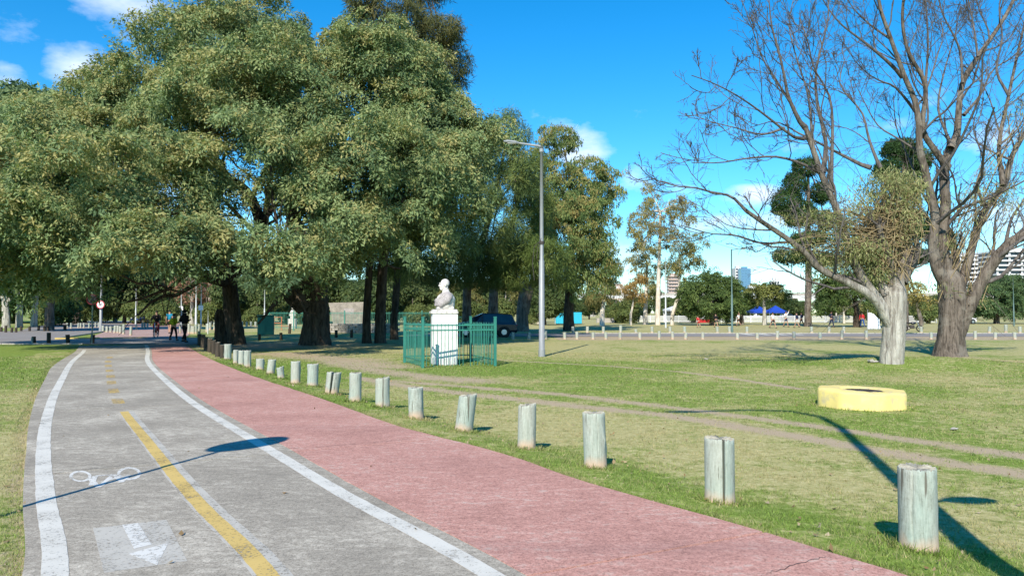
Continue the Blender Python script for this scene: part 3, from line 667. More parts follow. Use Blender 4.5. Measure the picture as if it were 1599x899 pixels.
# (px x, px base, px top, px width, kind, lean, slant, label)
ROW = 'wooden posts along the right edge of the red lane'
FRONT = [
 (1434,866,732,58,0,0,0,'large pale green-grey wooden post with knots, nearest to the camera at lower right'),
 (1124.5,788,685,45,1,0,0,'square-topped wooden post split down its middle by a dark crack, second nearest the camera'),
 (930,732,645,35,0,-.03,0,'tall straight pale post with one long crack, third from the camera beside the red lane'),
 (822,702,632,28,0,.02,.03,'slim grey post with reddish foot, fourth from the camera beside the red lane'),
 (724,675,617,29,0,.12,.035,'post leaning to the right with a rough broken top, fifth from the camera'),
 (650,655,605,24,0,-.03,0,'short post with a dark knot near its flat top, sixth from the camera'),
 (597,637,590,22,0,0,.04,'greenish post with a chipped upper right corner, seventh from the camera'),
 (555,628,582,19,0,0,0,'plain upright grey post, eighth from the camera beside the red lane'),
 (517.5,616,581,20,1,.12,0,'short post split in two leaning halves, ninth from the camera'),
 (488,604,568,17,0,.02,0,'square looking grey post with dark side edge, tenth from the camera'),
 (461.5,600,564,14.5,0,0,0,'slender dark sided post, eleventh from the camera beside the red lane'),
 (439,592,573,10.5,0,-.1,.06,'shortest stump of the lane row with a peaked top, twelfth from the camera'),
 (422,585,561,12,0,.12,0,'small tilted post, thirteenth from the camera, behind the shortest stump'),
 (406,579,560,12,0,0,0,'squat post with flat top, fourteenth from the camera along the red lane'),
 (386.5,574,547,11,0,0,0,'tall pale post, nearest of three bright ones touching near the dark tree shade'),
 (377,571,547,9.5,0,0,0,'middle one of three bright posts standing close together by the tree shade'),
 (368,569,546,7.5,0,0,0,'farthest of three bright posts standing close together by the tree shade'),
 (355.5,562,537,11,0,0,0,'grey post at the edge of the big trees shade, just left of three bright posts')]
for i, (px, py, pt, pw, split, lean, slant, lab) in enumerate(FRONT):
    b = at(px, py); dist = b[1]; w = pw * dist / FPX; h = (py - pt) * dist / FPX * 1.0; b = at(px, py - w / 2 * 1947 / dist ** 2 * .9)
    h = h + (b[2] - gz(b[0], b[1] - w / 2)) * 0 
    if split:
        t = empty('wooden_post', (b[0], b[1], b[2] - .01), label=lab, cat='post', group=ROW)
        for s in (-1, 1):
            o = link('half', post_shape(w, h * (1 if s < 0 else .985), 100 + i * 3 + s, s, 110 if i < 8 else 44, lean=lean + (.02 * s if i > 2 else 0)), t); o.location.x = s * (.004 if i < 3 else .01)
        for o in t.children: pass
    else:
        o = link('wooden_post', post_shape(w, h, 100 + i, 0, 140 if i < 8 else 40, lean=lean, slant=slant), None, label=lab, cat='post', group=ROW); o.location = (b[0], b[1], b[2] - .01)
# the dark cluster in the shade
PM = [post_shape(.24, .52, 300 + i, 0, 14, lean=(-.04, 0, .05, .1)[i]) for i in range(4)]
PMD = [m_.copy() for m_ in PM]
for m_ in PMD: m_.materials[0] = M_POSTD  # same posts again, with the shade painted into the wood tone
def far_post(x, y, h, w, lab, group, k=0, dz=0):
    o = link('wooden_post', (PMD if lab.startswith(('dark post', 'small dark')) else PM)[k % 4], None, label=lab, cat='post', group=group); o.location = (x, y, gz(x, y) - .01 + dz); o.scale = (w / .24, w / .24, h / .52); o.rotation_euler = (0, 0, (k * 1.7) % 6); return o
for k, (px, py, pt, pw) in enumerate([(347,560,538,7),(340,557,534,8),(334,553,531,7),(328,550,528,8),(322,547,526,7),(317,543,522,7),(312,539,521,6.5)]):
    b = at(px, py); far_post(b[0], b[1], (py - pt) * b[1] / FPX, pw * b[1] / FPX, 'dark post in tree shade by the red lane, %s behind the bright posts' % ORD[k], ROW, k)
def rowof(L, hpx, wpx, lab, group, mode=None, dist=None):
    for k, it in enumerate(L):
        px, py = it[0], it[1]; hp = it[2] if len(it) > 2 else hpx
        b = at(px, py) if dist is None else onground(px, dist + (it[3] if len(it) > 3 else 0))
        far_post(b[0], b[1], hp * b[1] / FPX, wpx * b[1] / FPX, lab % ORD[k] if '%s' in lab else lab, group, k + len(L))
NEAR = [(801,526),(826,527),(852,530,13),(882,527),(901,530,12),(926,529),(946,530),(968,530),(999,529),(1029,529,13),(1050,529,12),(1070,529),(1097,527),(1151,527,10),(1182,526,10),(1213,528,13),(1239,528,12),(1280,528),(1314,528,14),(1352,528,14),(1453,527,11),(1522,526,13),(1553,524),(1584,524)]
rowof(NEAR, 11, 5, 'short post on the near verge of the park road, %s from the dark car', 'short posts on the near verge of the park road', dist=50.5)
FAR = [(895,516),(917,520),(942,519),(969,520,12),(993,517,6),(1018,518),(1046,519),(1069,519),(1120,519),(1139,519),(1166,519),(1267,516),(1294,516),(1317,516),(1438,517),(1503,517),(1544,517),(1570,517,13),(1592,516)]
rowof(FAR, 10, 4.6, 'whitish post beyond the park road, %s from the left', 'whitish posts on the far kerb of the park road', dist=66.5)
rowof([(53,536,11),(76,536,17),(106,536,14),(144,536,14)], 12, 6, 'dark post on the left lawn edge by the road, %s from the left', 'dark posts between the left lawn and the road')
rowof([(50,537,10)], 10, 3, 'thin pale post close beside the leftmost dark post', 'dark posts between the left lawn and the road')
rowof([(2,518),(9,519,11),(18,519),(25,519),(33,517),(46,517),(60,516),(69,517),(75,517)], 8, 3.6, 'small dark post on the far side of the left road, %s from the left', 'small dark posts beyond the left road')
rowof([(105,513,9),(111,513,9),(122,512),(126,512),(131,512),(139,512),(144,512),(149,511),(154,511)], 8, 2.6, 'thin cream post behind the road signs, %s from the left', 'cream posts beyond the left road')
rowof([(161,518),(167,519),(173,519),(179,520,12),(184,520,12),(188,521,12),(193,522,16),(204,524,15)], 10, 4, 'tan post on the island between road and path, %s from the left', 'tan posts on the island between road and path')
rowof([(213,515),(222,513),(226,513),(230,513)], 9, 3, 'pale far post left of the cyclist, %s from the left', 'pale posts left of the cyclist')
rowof([(281,520,14),(295,521,16),(299,521),(302,521),(306,521,15),(311,521,15),(323,518,13),(328,515),(335,515)], 12, 4, 'pale post beyond the black-clad walker, %s from the left', 'pale posts right of the far path')
rowof([(349,513),(378,510),(385,510),(392,510),(399,510)], 8, 3.4, 'pale small post behind the big tree trunks, %s from the left', 'pale posts behind the big trunks')
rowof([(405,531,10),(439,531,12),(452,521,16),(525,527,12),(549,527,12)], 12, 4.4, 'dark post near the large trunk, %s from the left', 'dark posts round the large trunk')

# ------------------------------------------------------------------ bust on its pedestal and the green railing
RA = R(20)
cF = at(660, 574.5); ux = np.array([cos(RA), sin(RA), 0]); uy = np.array([-sin(RA), cos(RA), 0]); S_ = 2.45; T_ = 2.8
ctr = cF + ux * S_ / 2 + uy * T_ / 2; zf = -.12
ctr[2] = zf
fn = empty('iron_railing', (cF[0], cF[1], zf), RA, label='square green iron railing around the white bust', cat='railing')
pk = MB().box((0, 0, .72), (.017, .017, 1.34)).add([(-.014, 0, 1.37), (0, -.014, 1.37), (.014, 0, 1.37), (0, .014, 1.37), (0, 0, 1.46)], [(0, 1, 4), (1, 2, 4), (2, 3, 4), (3, 0, 4), (3, 2, 1, 0)]).me('picket', M_GREENM)
cp = MB().box((0, 0, .80), (.085, .085, 1.62), 0, .006).box((0, 0, 1.625), (.10, .10, .03), 0, .006).me('corner_post', M_GREENM)
for x, y in ((0, 0), (S_, 0), (S_, T_), (0, T_)):
    o = link('corner_post', cp, fn); o.location = (x, y, 0)
rl = {}
for z, hh in ((1.36, .045), (1.20, .045), (.22, .035)):
    rl[z] = [MB().box((q_ / 2, 0, z), (q_ - .085, .03, hh), 0, .004).me('rail', M_GREENM) for q_ in (S_, T_)]
for s, (ox, oy, a) in enumerate(((0, 0, 0), (S_, 0, R(90)), (S_, T_, R(180)), (0, T_, R(270)))):
    for z in rl:
        if s == 0 and z == .22: continue
        o = link('rail', rl[z][s % 2], fn); o.location = (ox, oy, 0); o.rotation_euler = (0, 0, a)
    for i in range(19):
        if s == 0 and i in (11,): continue
        d = (S_, T_)[s % 2] * (i + 1) / 20; o = link('picket', pk, fn); o.location = (ox + cos(a) * d, oy + sin(a) * d, .0); o.rotation_euler = (R(rng.normal() * .4), R(rng.normal() * .4), a)
        if i % 5 == 2: o.location.z -= .03
pa = R(10)
pc = ctr + np.array([-.14, .0, 0])
pd = empty('stone_pedestal', (pc[0], pc[1], zf), pa, label='white painted square pedestal inside the green railing', cat='pedestal')
MB().box((0, 0, .98), (.86, .82, 1.50), 0, .012).build('shaft', M_WPAINT, pd)
m_ = MB()
for i in range(9):      # broken plaster steps round the foot
    m_.box((-.36 + i * .092, -.37 + .012 * (i % 2), .10 + .03 * ((i * 7) % 3)), (.08, .10, .26 + .06 * ((i * 5) % 3)), 0, .01)
for i in range(6): m_.box((-.39, -.30 + i * .12, .10), (.08, .09, .24 + .06 * ((i * 5) % 3)), 0, .01)
m_.box((0, 0, .12), (.76, .70, .30), 0, .02); m_.build('foot', M_WPAINT, pd)
MB().box((-.02, 0, 1.775), (.93, .88, .10), 0, .02).box((0, 0, 1.85), (.84, .78, .06), 0, .015).build('cap', M_MARBLE, pd)
# bust: facing left, draped shoulder
bu = empty('stone_bust', (pc[0], pc[1], zf + 1.87), pa, label='white stone bust of a bald man in a grey robe looking left', cat='statue')
def lump(name, parts, m, parent, vox=.018, mods=True):
    b = MB()
    for p in parts:
        if p[0] == 'b': b.ball(p[1], p[2], 18, 12)
        elif p[0] == 't': b.tube(p[1], p[2], 14)
        elif p[0] == 'x': b.box(p[1], p[2], p[3] if len(p) > 3 else 0, .03)
    o = b.build(name, m, parent, smoothf=True)
    r = o.modifiers.new('remesh', 'REMESH'); r.mode = 'VOXEL'; r.voxel_size = vox; r.use_smooth_shade = True
    s = o.modifiers.new('smooth', 'SMOOTH'); s.iterations = 4; s.factor = .6; return o
K = 1.30
def kk(L):
    o = []
    for p in L:
        if p[0] == 'b': o.append(('b', tuple(K * v for v in p[1]), tuple(K * v for v in np.broadcast_to(p[2], 3))))
        elif p[0] == 't': o.append(('t', [tuple(K * v for v in q) for q in p[1]], [K * v for v in p[2]]))
        else: o.append(('x', tuple(K * v for v in p[1]), tuple(K * v for v in p[2]), *(p[3:])))
    return o
lump('torso', kk([('b', (.03, 0, .14), (.25, .26, .20)), ('x', (.02, 0, .04), (.46, .42, .08)), ('b', (.07, .0, .33), (.18, .28, .15)), ('t', [(.06, 0, .34), (.03, 0, .54)], [.125, .085]), ('b', (.04, 0, .26), (.25, .27, .2))]), M_MARBLE, bu)
lump('robe', kk([('b', (.06, -.13, .33), (.16, .14, .15)), ('t', [(.12, -.20, .36), (.06, -.24, .24), (-.12, -.20, .12), (-.20, -.10, .15)], [.095, .10, .08, .06]), ('t', [(.16, -.10, .42), (0, -.2, .27), (-.18, -.16, .20), (-.22, 0, .25)], [.06, .07, .065, .05]),
   ('t', [(-.02, -.15, .42), (-.1, -.18, .3), (-.17, -.1, .24)], [.07, .06, .05]), ('t', [(-.22, -.05, .10), (-.21, -.08, .30)], [.05, .035])]), M_DRAPE, bu)
lump('head', kk([('b', (.02, 0, .705), (.118, .094, .115)), ('b', (-.03, 0, .63), (.085, .074, .115)), ('b', (-.07, 0, .545), (.045, .045, .035)), ('t', [(.045, 0, .44), (.03, 0, .60)], [.075, .07]), ('t', [(-.108, 0, .68), (-.145, 0, .62)], [.014, .024]), ('b', (-.112, 0, .588), (.018, .03, .012)), ('b', (-.110, 0, .570), (.015, .028, .011)),
   ('t', [(-.10, -.06, .70), (-.12, 0, .705), (-.10, .06, .70)], [.014, .018, .014]), ('b', (.02, -.096, .645), (.026, .016, .042)), ('b', (.02, .096, .645), (.026, .016, .042))]), M_MARBLE, bu, .011)

# ------------------------------------------------------------------ concrete ring with its iron lid
rb = at(1345, 641); r0 = 1.62 / 2; rc = np.array([rb[0] * (rb[1] + .7) / rb[1], rb[1] + .70, gz(rb[0], rb[1] + .7) - .02])
rn = empty('concrete_ring', rc, R(9), label='low yellow painted octagonal concrete ring around a manhole on the lawn', cat='manhole ring')
V = []; F = []; n = 48; g = np.random.default_rng(5)
for r, z in ((1.0, -.1), (1.005, .05), (1.005, .29), (.995, .325), (.975, .34), (.60, .345), (.50, .335), (.47, .33), (.465, .30), (.46, .1)):
    for i in range(n):
        t = 2 * pi * i / n; oc = cos(pi / 8) / cos((t + .2) % (pi / 4) - pi / 8); k = oc if r > .6 else 1
        V.append((r0 * 1.02 * r * k * cos(t) + .006 * g.normal(), r0 * 1.0 * r * k * sin(t) + .006 * g.normal(), z + .006 * g.normal() + .02 * cos(t - 2.5)))
for j in range(9):
    for i in range(n): F.append((j*n+i, j*n+(i+1) % n, (j+1)*n+(i+1) % n, (j+1)*n+i))
obj('ring_wall', V, F, M_YCON, rn, False, smoothf=True)
m_ = MB().tube([(0, 0, .27), (0, 0, .315)], [.37, .37], 32)
for a in range(0, 12): m_.box((.2 * cos(a * pi / 6), .2 * sin(a * pi / 6), .318), (.2, .02, .012), a * pi / 6)
m_.build('lid', M_IRON, rn)

# ------------------------------------------------------------------ lamp posts and poles
def lamp(px=None, dist=None, h=8.1, side=-1, arm=1.5, label='', group=None, base=None, thick=.07, m=None, rise=.22, head=True, straps=False, extra=None, ang=0, cat='street lamp'):
    b = onground(px, dist) if base is None else np.array(base); m = m or M_GALV
    t = empty('street_lamp' if head else 'pole', b, ang, label=label, cat=cat, group=group)
    MB().tube([(0, 0, -.1), (0, 0, h * .45), (0, 0, h * .46), (0, 0, h)], [thick * 1.25, thick * 1.15, thick * .85, thick * .7], 12).build('pole', m, t, smoothf=True)
    MB().tube([(0, 0, 0), (0, 0, .28)], [thick * 1.5, thick * 1.45], 12).build('base_collar', m, t)
    if head:
        MB().tube([(-side * .05, 0, h - .05), (side * .1, 0, h - .01), (side * arm, 0, h + rise)], [thick * .55, thick * .5, thick * .4], 8).build('arm', m, t)
        hb = MB(); L = .62
        V = []
        for (s_, w, z0, z1) in ((0, .05, -.04, .03), (.12, .12, -.05, .06), (.45, .15, -.045, .065), (.62, .06, -.02, .03)):
            for yy, zz in ((-w, 0), (-w * .7, z1), (w * .7, z1), (w, 0), (w * .8, z0), (-w * .8, z0)): V.append((side * (arm - .05 + s_), yy, h + rise + zz + s_ * rise / arm * .8))
        Fh = [(j*6+i, j*6+(i+1) % 6, (j+1)*6+(i+1) % 6, (j+1)*6+i) for j in range(3) for i in range(6)] + [tuple(range(6))[::-1], tuple(range(18, 24))]
        ho = obj('lamp_head', V, Fh, m, t, False)
        zz = h + rise - .055 + .3 * rise / arm * .8
        MB().box((side * (arm + .24), 0, zz), (.34, .20, .02)).build('lens', M_LIGHTG, ho)
    if straps:
        MB().tube([(0, 0, h * .53), (0, 0, h * .545)], [thick * 1.15] * 2, 12).tube([(-.02, -.08, h * .55), (-.3, -.1, h * .52), (-.38, -.1, h * .44), (-.3, -.09, h * .36)], [.014] * 4, 5).tube([(-.02, -.08, h * .56), (-.16, -.12, h * .51), (-.22, -.1, h * .46)], [.012] * 3, 5).build('loose_cable', M_IRON, t)
        MB().tube([(0, 0, h * .97), (0, 0, h * .985)], [thick * 1.0] * 2, 12).build('clamp', m, t)
    if extra: extra(t)
    return t
lb = at(846, 556.5)
lamp(base=lb, h=8.60, arm=.98, side=-1, thick=.095, rise=.12, label='tall galvanised street lamp with its arm to the left standing alone on the lawn', straps=True)
lamp(px=1143, dist=68.5, h=7.5, side=1, arm=.85, thick=.075, rise=.08, m=M_DKG, label='slim green street lamp with its arm to the right beyond the park road')
lamp(px=1039.5, dist=88, h=8.2, side=1, arm=.8, head=False, label='pale green bare pole beside the white eucalypt trunk', m=M_LAMPW, cat='pole')
lamp(px=1583, dist=100, h=6.6, side=1, arm=.8, head=False, thick=.06, label='thin green pole at the right edge of the photo before the round trees', m=M_DKG, cat='pole')
# round traffic signs with a bicycle and a red ring
def bike_mark(mb, s, y):
    def bar(a, b, w=.05):
        a = np.array(a) * s; b = np.array(b) * s; d = b - a; q = np.array([-d[1], d[0]]); q = q / np.linalg.norm(q) * w * s / 2
        z = y - .0006 * len(mb.V) / 4
        mb.add([(a[0]-q[0], z, a[1]-q[1]), (b[0]-q[0], z, b[1]-q[1]), (b[0]+q[0], z, b[1]+q[1]), (a[0]+q[0], z, a[1]+q[1])], [(0, 1, 2, 3)])
    for cx in (-.36, .36):
        for i in range(12):
            a, b = 2*pi*i/12, 2*pi*(i+1)/12; bar((cx + .24*cos(a), -.12 + .24*sin(a)), (cx + .24*cos(b), -.12 + .24*sin(b)), .055)
    for a, b in (((-.36, -.12), (-.14, .22)), ((-.14, .22), (.24, .22)), ((.24, .22), (.36, -.12)), ((-.14, .22), (0, -.12)), ((0, -.12), (.24, .22)), ((-.36, -.12), (0, -.12)), ((-.16, .22), (-.2, .34)), ((-.28, .35), (-.1, .35)), ((.24, .22), (.2, .38)), ((.2, .38), (.34, .4))): bar(a, b)
M_SRED = simple('sign_red', (.55, .02, .04), (.48, .02, .03), 8, .4, 0); M_SWHITE = simple('sign_white', (.78, .78, .80), (.7, .7, .72), 8, .4, 0); M_SBACK = simple('sign_dark_face', (.05, .04, .06), (.04, .03, .05), 8, .5, 0); M_SINK = simple('sign_black', (.03, .03, .05), (.02, .02, .03), 8, .5, 0)
def round_sign(parent, z, d, face, name='sign_disc', y=-.07, x=0, ink=None, rm=None):
    p = MB().tube([(x, y + .012, z), (x, y, z)], [d / 2] * 2, 32).build(name, face, parent)
    V = []; n = 40
    for i in range(n): 
        t = 2*pi*i/n; V += [(x + d/2*.99*cos(t), y - .003, z + d/2*.99*sin(t)), (x + d/2*.80*cos(t), y - .003, z + d/2*.80*sin(t))]
    obj('red_ring', V, [(2*i, (2*i+2) % (2*n), (2*i+3) % (2*n), 2*i+1) for i in range(n)][::1], rm or M_SRED, p, False)
    b = MB(); bike_mark(b, d * .42, y - .005); b.V = [(v[0] + x, v[1], v[2] + z) for v in b.V]; b.build('bicycle_mark', ink or M_SINK, p)
    return p
sg = at(143.5, 536.5); t = empty('road_sign', sg, label='dark faced round bicycle sign on a thin pole, left of the pale one', cat='road sign', group='round bicycle signs')
MB().tube([(0, 0, -.1), (0, 0, 2.75)], [.035] * 2, 8).build('pole', M_DKG, t)
round_sign(t, 2.36, .60, M_SBACK, ink=M_DRAPE, rm=simple('dull_sign_red', (.16, .015, .025), (.12, .01, .02), 8, .6, 0))
lp = lamp(px=157.5, dist=66, h=5.2, side=1, arm=.5, thick=.095, head=False, m=M_GALV, label='thick pale steel pole behind the bicycle signs at the road bend', cat='pole')
t = empty('road_sign', (P(157.5, 475, 65.8)[0], 65.75, 2.35), label='round white sign with red ring and bicycle fixed to the thick pale pole', cat='road sign', group='round bicycle signs')
round_sign(t, 0, .70, M_SWHITE, y=-.02); MB().box((0, .1, 0), (.05, .2, .05)).build('bracket', M_GALV, t)
for px, dist, h, th, lab in ((82, 72, 4.6, .09, 'grey pole in front of the pale trunks at far left'), (35, 95, 3.3, .06, 'short thin pole left of the pale trunks'), (212, 105, 5.0, .07, 'thin bright pole left of the blue car'), (283, 95, 4.6, .08, 'thin bright pole behind the walkers'), (306, 70, 4.6, .075, 'tallest bright pole left of the large dark trunk'), (314, 80, 5.0, .06, 'slender pole carrying a small white sign'), (413, 95, 5., .07, 'thin pale pole above the green cabinet'), (325, 62, 1.9, .03, 'short thin post left of the dark trunk')):
    ex = None
    if px in (314, 283):
        ex = lambda t: MB().box((0, -.09, 2.2), (.5, .02, .5), 0, 0).build('sign_plate', M_SWHITE, t)
    lamp(px=px, dist=dist, h=h, head=False, thick=th, m=M_LAMPW if px != 82 else M_GALV, label=lab, extra=ex, cat='pole', group='far poles on the left')
# a sign and a curved lamp just outside the frame: their shadows fall across the lanes and the lawn
cz = 3.0; q = np.array([-3.26, 9.5, 0]) - np.array([sin(SHD), cos(SHD), 0]) * cz / math.tan(SUN_EL)
t = empty('road_sign', (q[0], q[1], 0), R(20), label='round sign on thin pole outside the left edge, casting the disc shadow', cat='road sign')
MB().tube([(0, 0, -.1), (0, 0, cz + .3)], [.03] * 2, 8).build('pole', M_DKG, t); round_sign(t, cz, .78, M_SWHITE)
q = np.array([2.42, 3.05, 0])
hl = 8.2; t = empty('street_lamp', (q[0] + .3, q[1] - .1, gz(q[0], q[1])), label='street lamp with a curved arm just outside the right edge, casting the long shadow', cat='street lamp')
MB().tube([(0, 0, -.1), (0, 0, 3.2), (-.02, 0, 3.3), (0, 0, 6.5), (-.15, 0, 7.4), (-.6, 0, 7.95), (-1.3, 0, 8.05), (-2.2, 0, 7.9)], [.13, .12, .095, .08, .07, .062, .052, .045], 12).build('pole', M_GALV, t, smoothf=True)
MB().ball((-2.5, 0, 7.86), (.36, .13, .07), 12, 8).build('lamp_head', M_GALV, t, smoothf=True)
MB().tube([(0, 0, 3.0), (.25, 0, 3.08)], [.03, .025], 8).ball((.46, 0, 3.08), (.27, .12, .07), 12, 8).build('low_lamp_head', M_GALV, t, smoothf=True)
# ------------------------------------------------------------------ trees
def EB(px, py, d, rx, ry, rd):
    c = P(px, py, d); return (c[0], c[1], c[2], rx * d / FPX, rd, ry * d / FPX)
def trunk_mesh(path, rads, n=22, seed=0, flare=0.0, rough=.06):
    g = np.random.default_rng(seed); K = max(14, len(path) * 6); q = resample(np.c_[path, rads], K); p = q[:, :3]; r = q[:, 3]
    V, F = tubes(p[None], r[None], n); V = V.reshape(K, n, 3)
    th = np.arange(n) * 2 * pi / n; ph = g.random(6) * 6.3; s = np.r_[0, np.cumsum(np.linalg.norm(np.diff(p, axis=0), axis=1))]
    for k in range(K):
        fl = flare * math.exp(-s[k] / (r[0] * 1.0)); m = 1 + rough * (np.sin(3*th+ph[0]+s[k]*.5) + .7*np.sin(5*th+ph[1]-s[k]*.7) + .5*np.sin(8*th+ph[2]+s[k]*1.3) + .5*g.normal(size=n))
        m = m + fl * (1 + .5 * np.sin(5 * th + ph[3]) + .3 * np.sin(3 * th + ph[4])); V[k] = p[k] + (V[k] - p[k]) * m[:, None]
    return V.reshape(-1, 3), F
def limb_to(a, b, r0, r1, sag=.15, K=10):
    a = np.array(a); b = np.array(b); m = (a + b) / 2 + np.array([0, 0, 1]) * np.linalg.norm(b - a) * sag + rng.normal(size=3) * np.linalg.norm(b - a) * .05
    q = resample([a, m, b], K); return q, np.linspace(r0, r1, K)
def make_tree(label, cat, base, trunk, limbs=(), blobs=(), bark=None, leaf=None, group=None, name='tree', step=.9, padr=.8, nleaf=70, L=.3, Wd=.1, pal=None, seed=1,
              inner=.25, upb=.45, auto_limbs=True, r_limb=.2, branches=True, low=-1., flare=.16, extra_parts=None, fmat=None, tipfrac=0, twigm=None, thin=1., lump_=.5, gaps=0., lay=None, **lk):
    """trunk = [(point, radius)...] in the world; limbs = list of the same; blobs = crown volumes"""
    t = empty(name, base, label=label, cat=cat, group=group)
    V, F = trunk_mesh([p for p, r in trunk], [r for p, r in trunk], seed=seed, flare=flare); obj('trunk', V, F, bark, t, smoothf=True)
    PP = []; RR = []
    for l in limbs:
        V, F = trunk_mesh([p for p, r in l], [r for p, r in l], n=14, seed=seed + len(PP)); obj('limb', V, F, bark, t, smoothf=True)
        q = resample(np.array([list(p) + [r] for p, r in l]), 10); PP.append(q[:, :3]); RR.append(q[:, 3])
    fork = np.array(trunk[-1][0])
    if auto_limbs and len(blobs):
        src = [(fork, trunk[-1][1])] + [(np.array(l[-1][0]), l[-1][1]) for l in limbs] + [(np.array(l[len(l)//2][0]), l[len(l)//2][1] * .7) for l in limbs if len(l) > 2]
        al = []
        for b in blobs:
            c = np.array(b[:3]); k = min(range(len(src)), key=lambda i: np.linalg.norm(src[i][0] - c)); q, r = limb_to(src[k][0], c, min(src[k][1] * .7, r_limb), .04, .12); al.append((q, r)); PP.append(q); RR.append(r)
        V, F = tubes(np.array([a for a, b in al]), np.array([b for a, b in al]), 8); obj('crown_limbs', V, F, bark, t, smoothf=True, kind='stuff')
    if branches and PP:
        A, B = grow(np.array(PP), np.array(RR), 7, 50, .45, .5, up=.05, wig=.2); A2, B2 = grow(A, B, 4, 45, .5, .5, up=.05, wig=.2)
        V, F = joinVF([tubes(A, B, 5), tubes(A2, B2, 3)]); obj('branches', V, F, twigm or bark, t, kind='stuff')
    if len(blobs):
        C, Nn = blob_pads(blobs, step, seed, inner, upb, low, .93, lump_, gaps)
        if thin < 1: k = np.random.default_rng(seed).random(len(C)) < thin; C, Nn = C[k], Nn[k]
        if lay: C, Nn, I_ = layered(C, Nn, seed + 3, *lay)
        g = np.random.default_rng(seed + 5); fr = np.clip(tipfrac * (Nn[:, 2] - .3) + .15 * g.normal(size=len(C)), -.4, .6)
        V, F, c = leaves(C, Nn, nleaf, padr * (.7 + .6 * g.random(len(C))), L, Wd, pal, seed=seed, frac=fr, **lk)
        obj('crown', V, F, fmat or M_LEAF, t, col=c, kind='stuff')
    return t
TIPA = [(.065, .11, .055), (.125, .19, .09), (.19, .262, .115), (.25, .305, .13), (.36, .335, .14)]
CASU = [(.045, .075, .028), (.08, .125, .04), (.14, .19, .055), (.21, .24, .08)]
EUCA = [(.09, .12, .05), (.15, .17, .065), (.25, .23, .08), (.36, .27, .10)]
def pt(px, py, d, r): return (P(px, py, d), r)
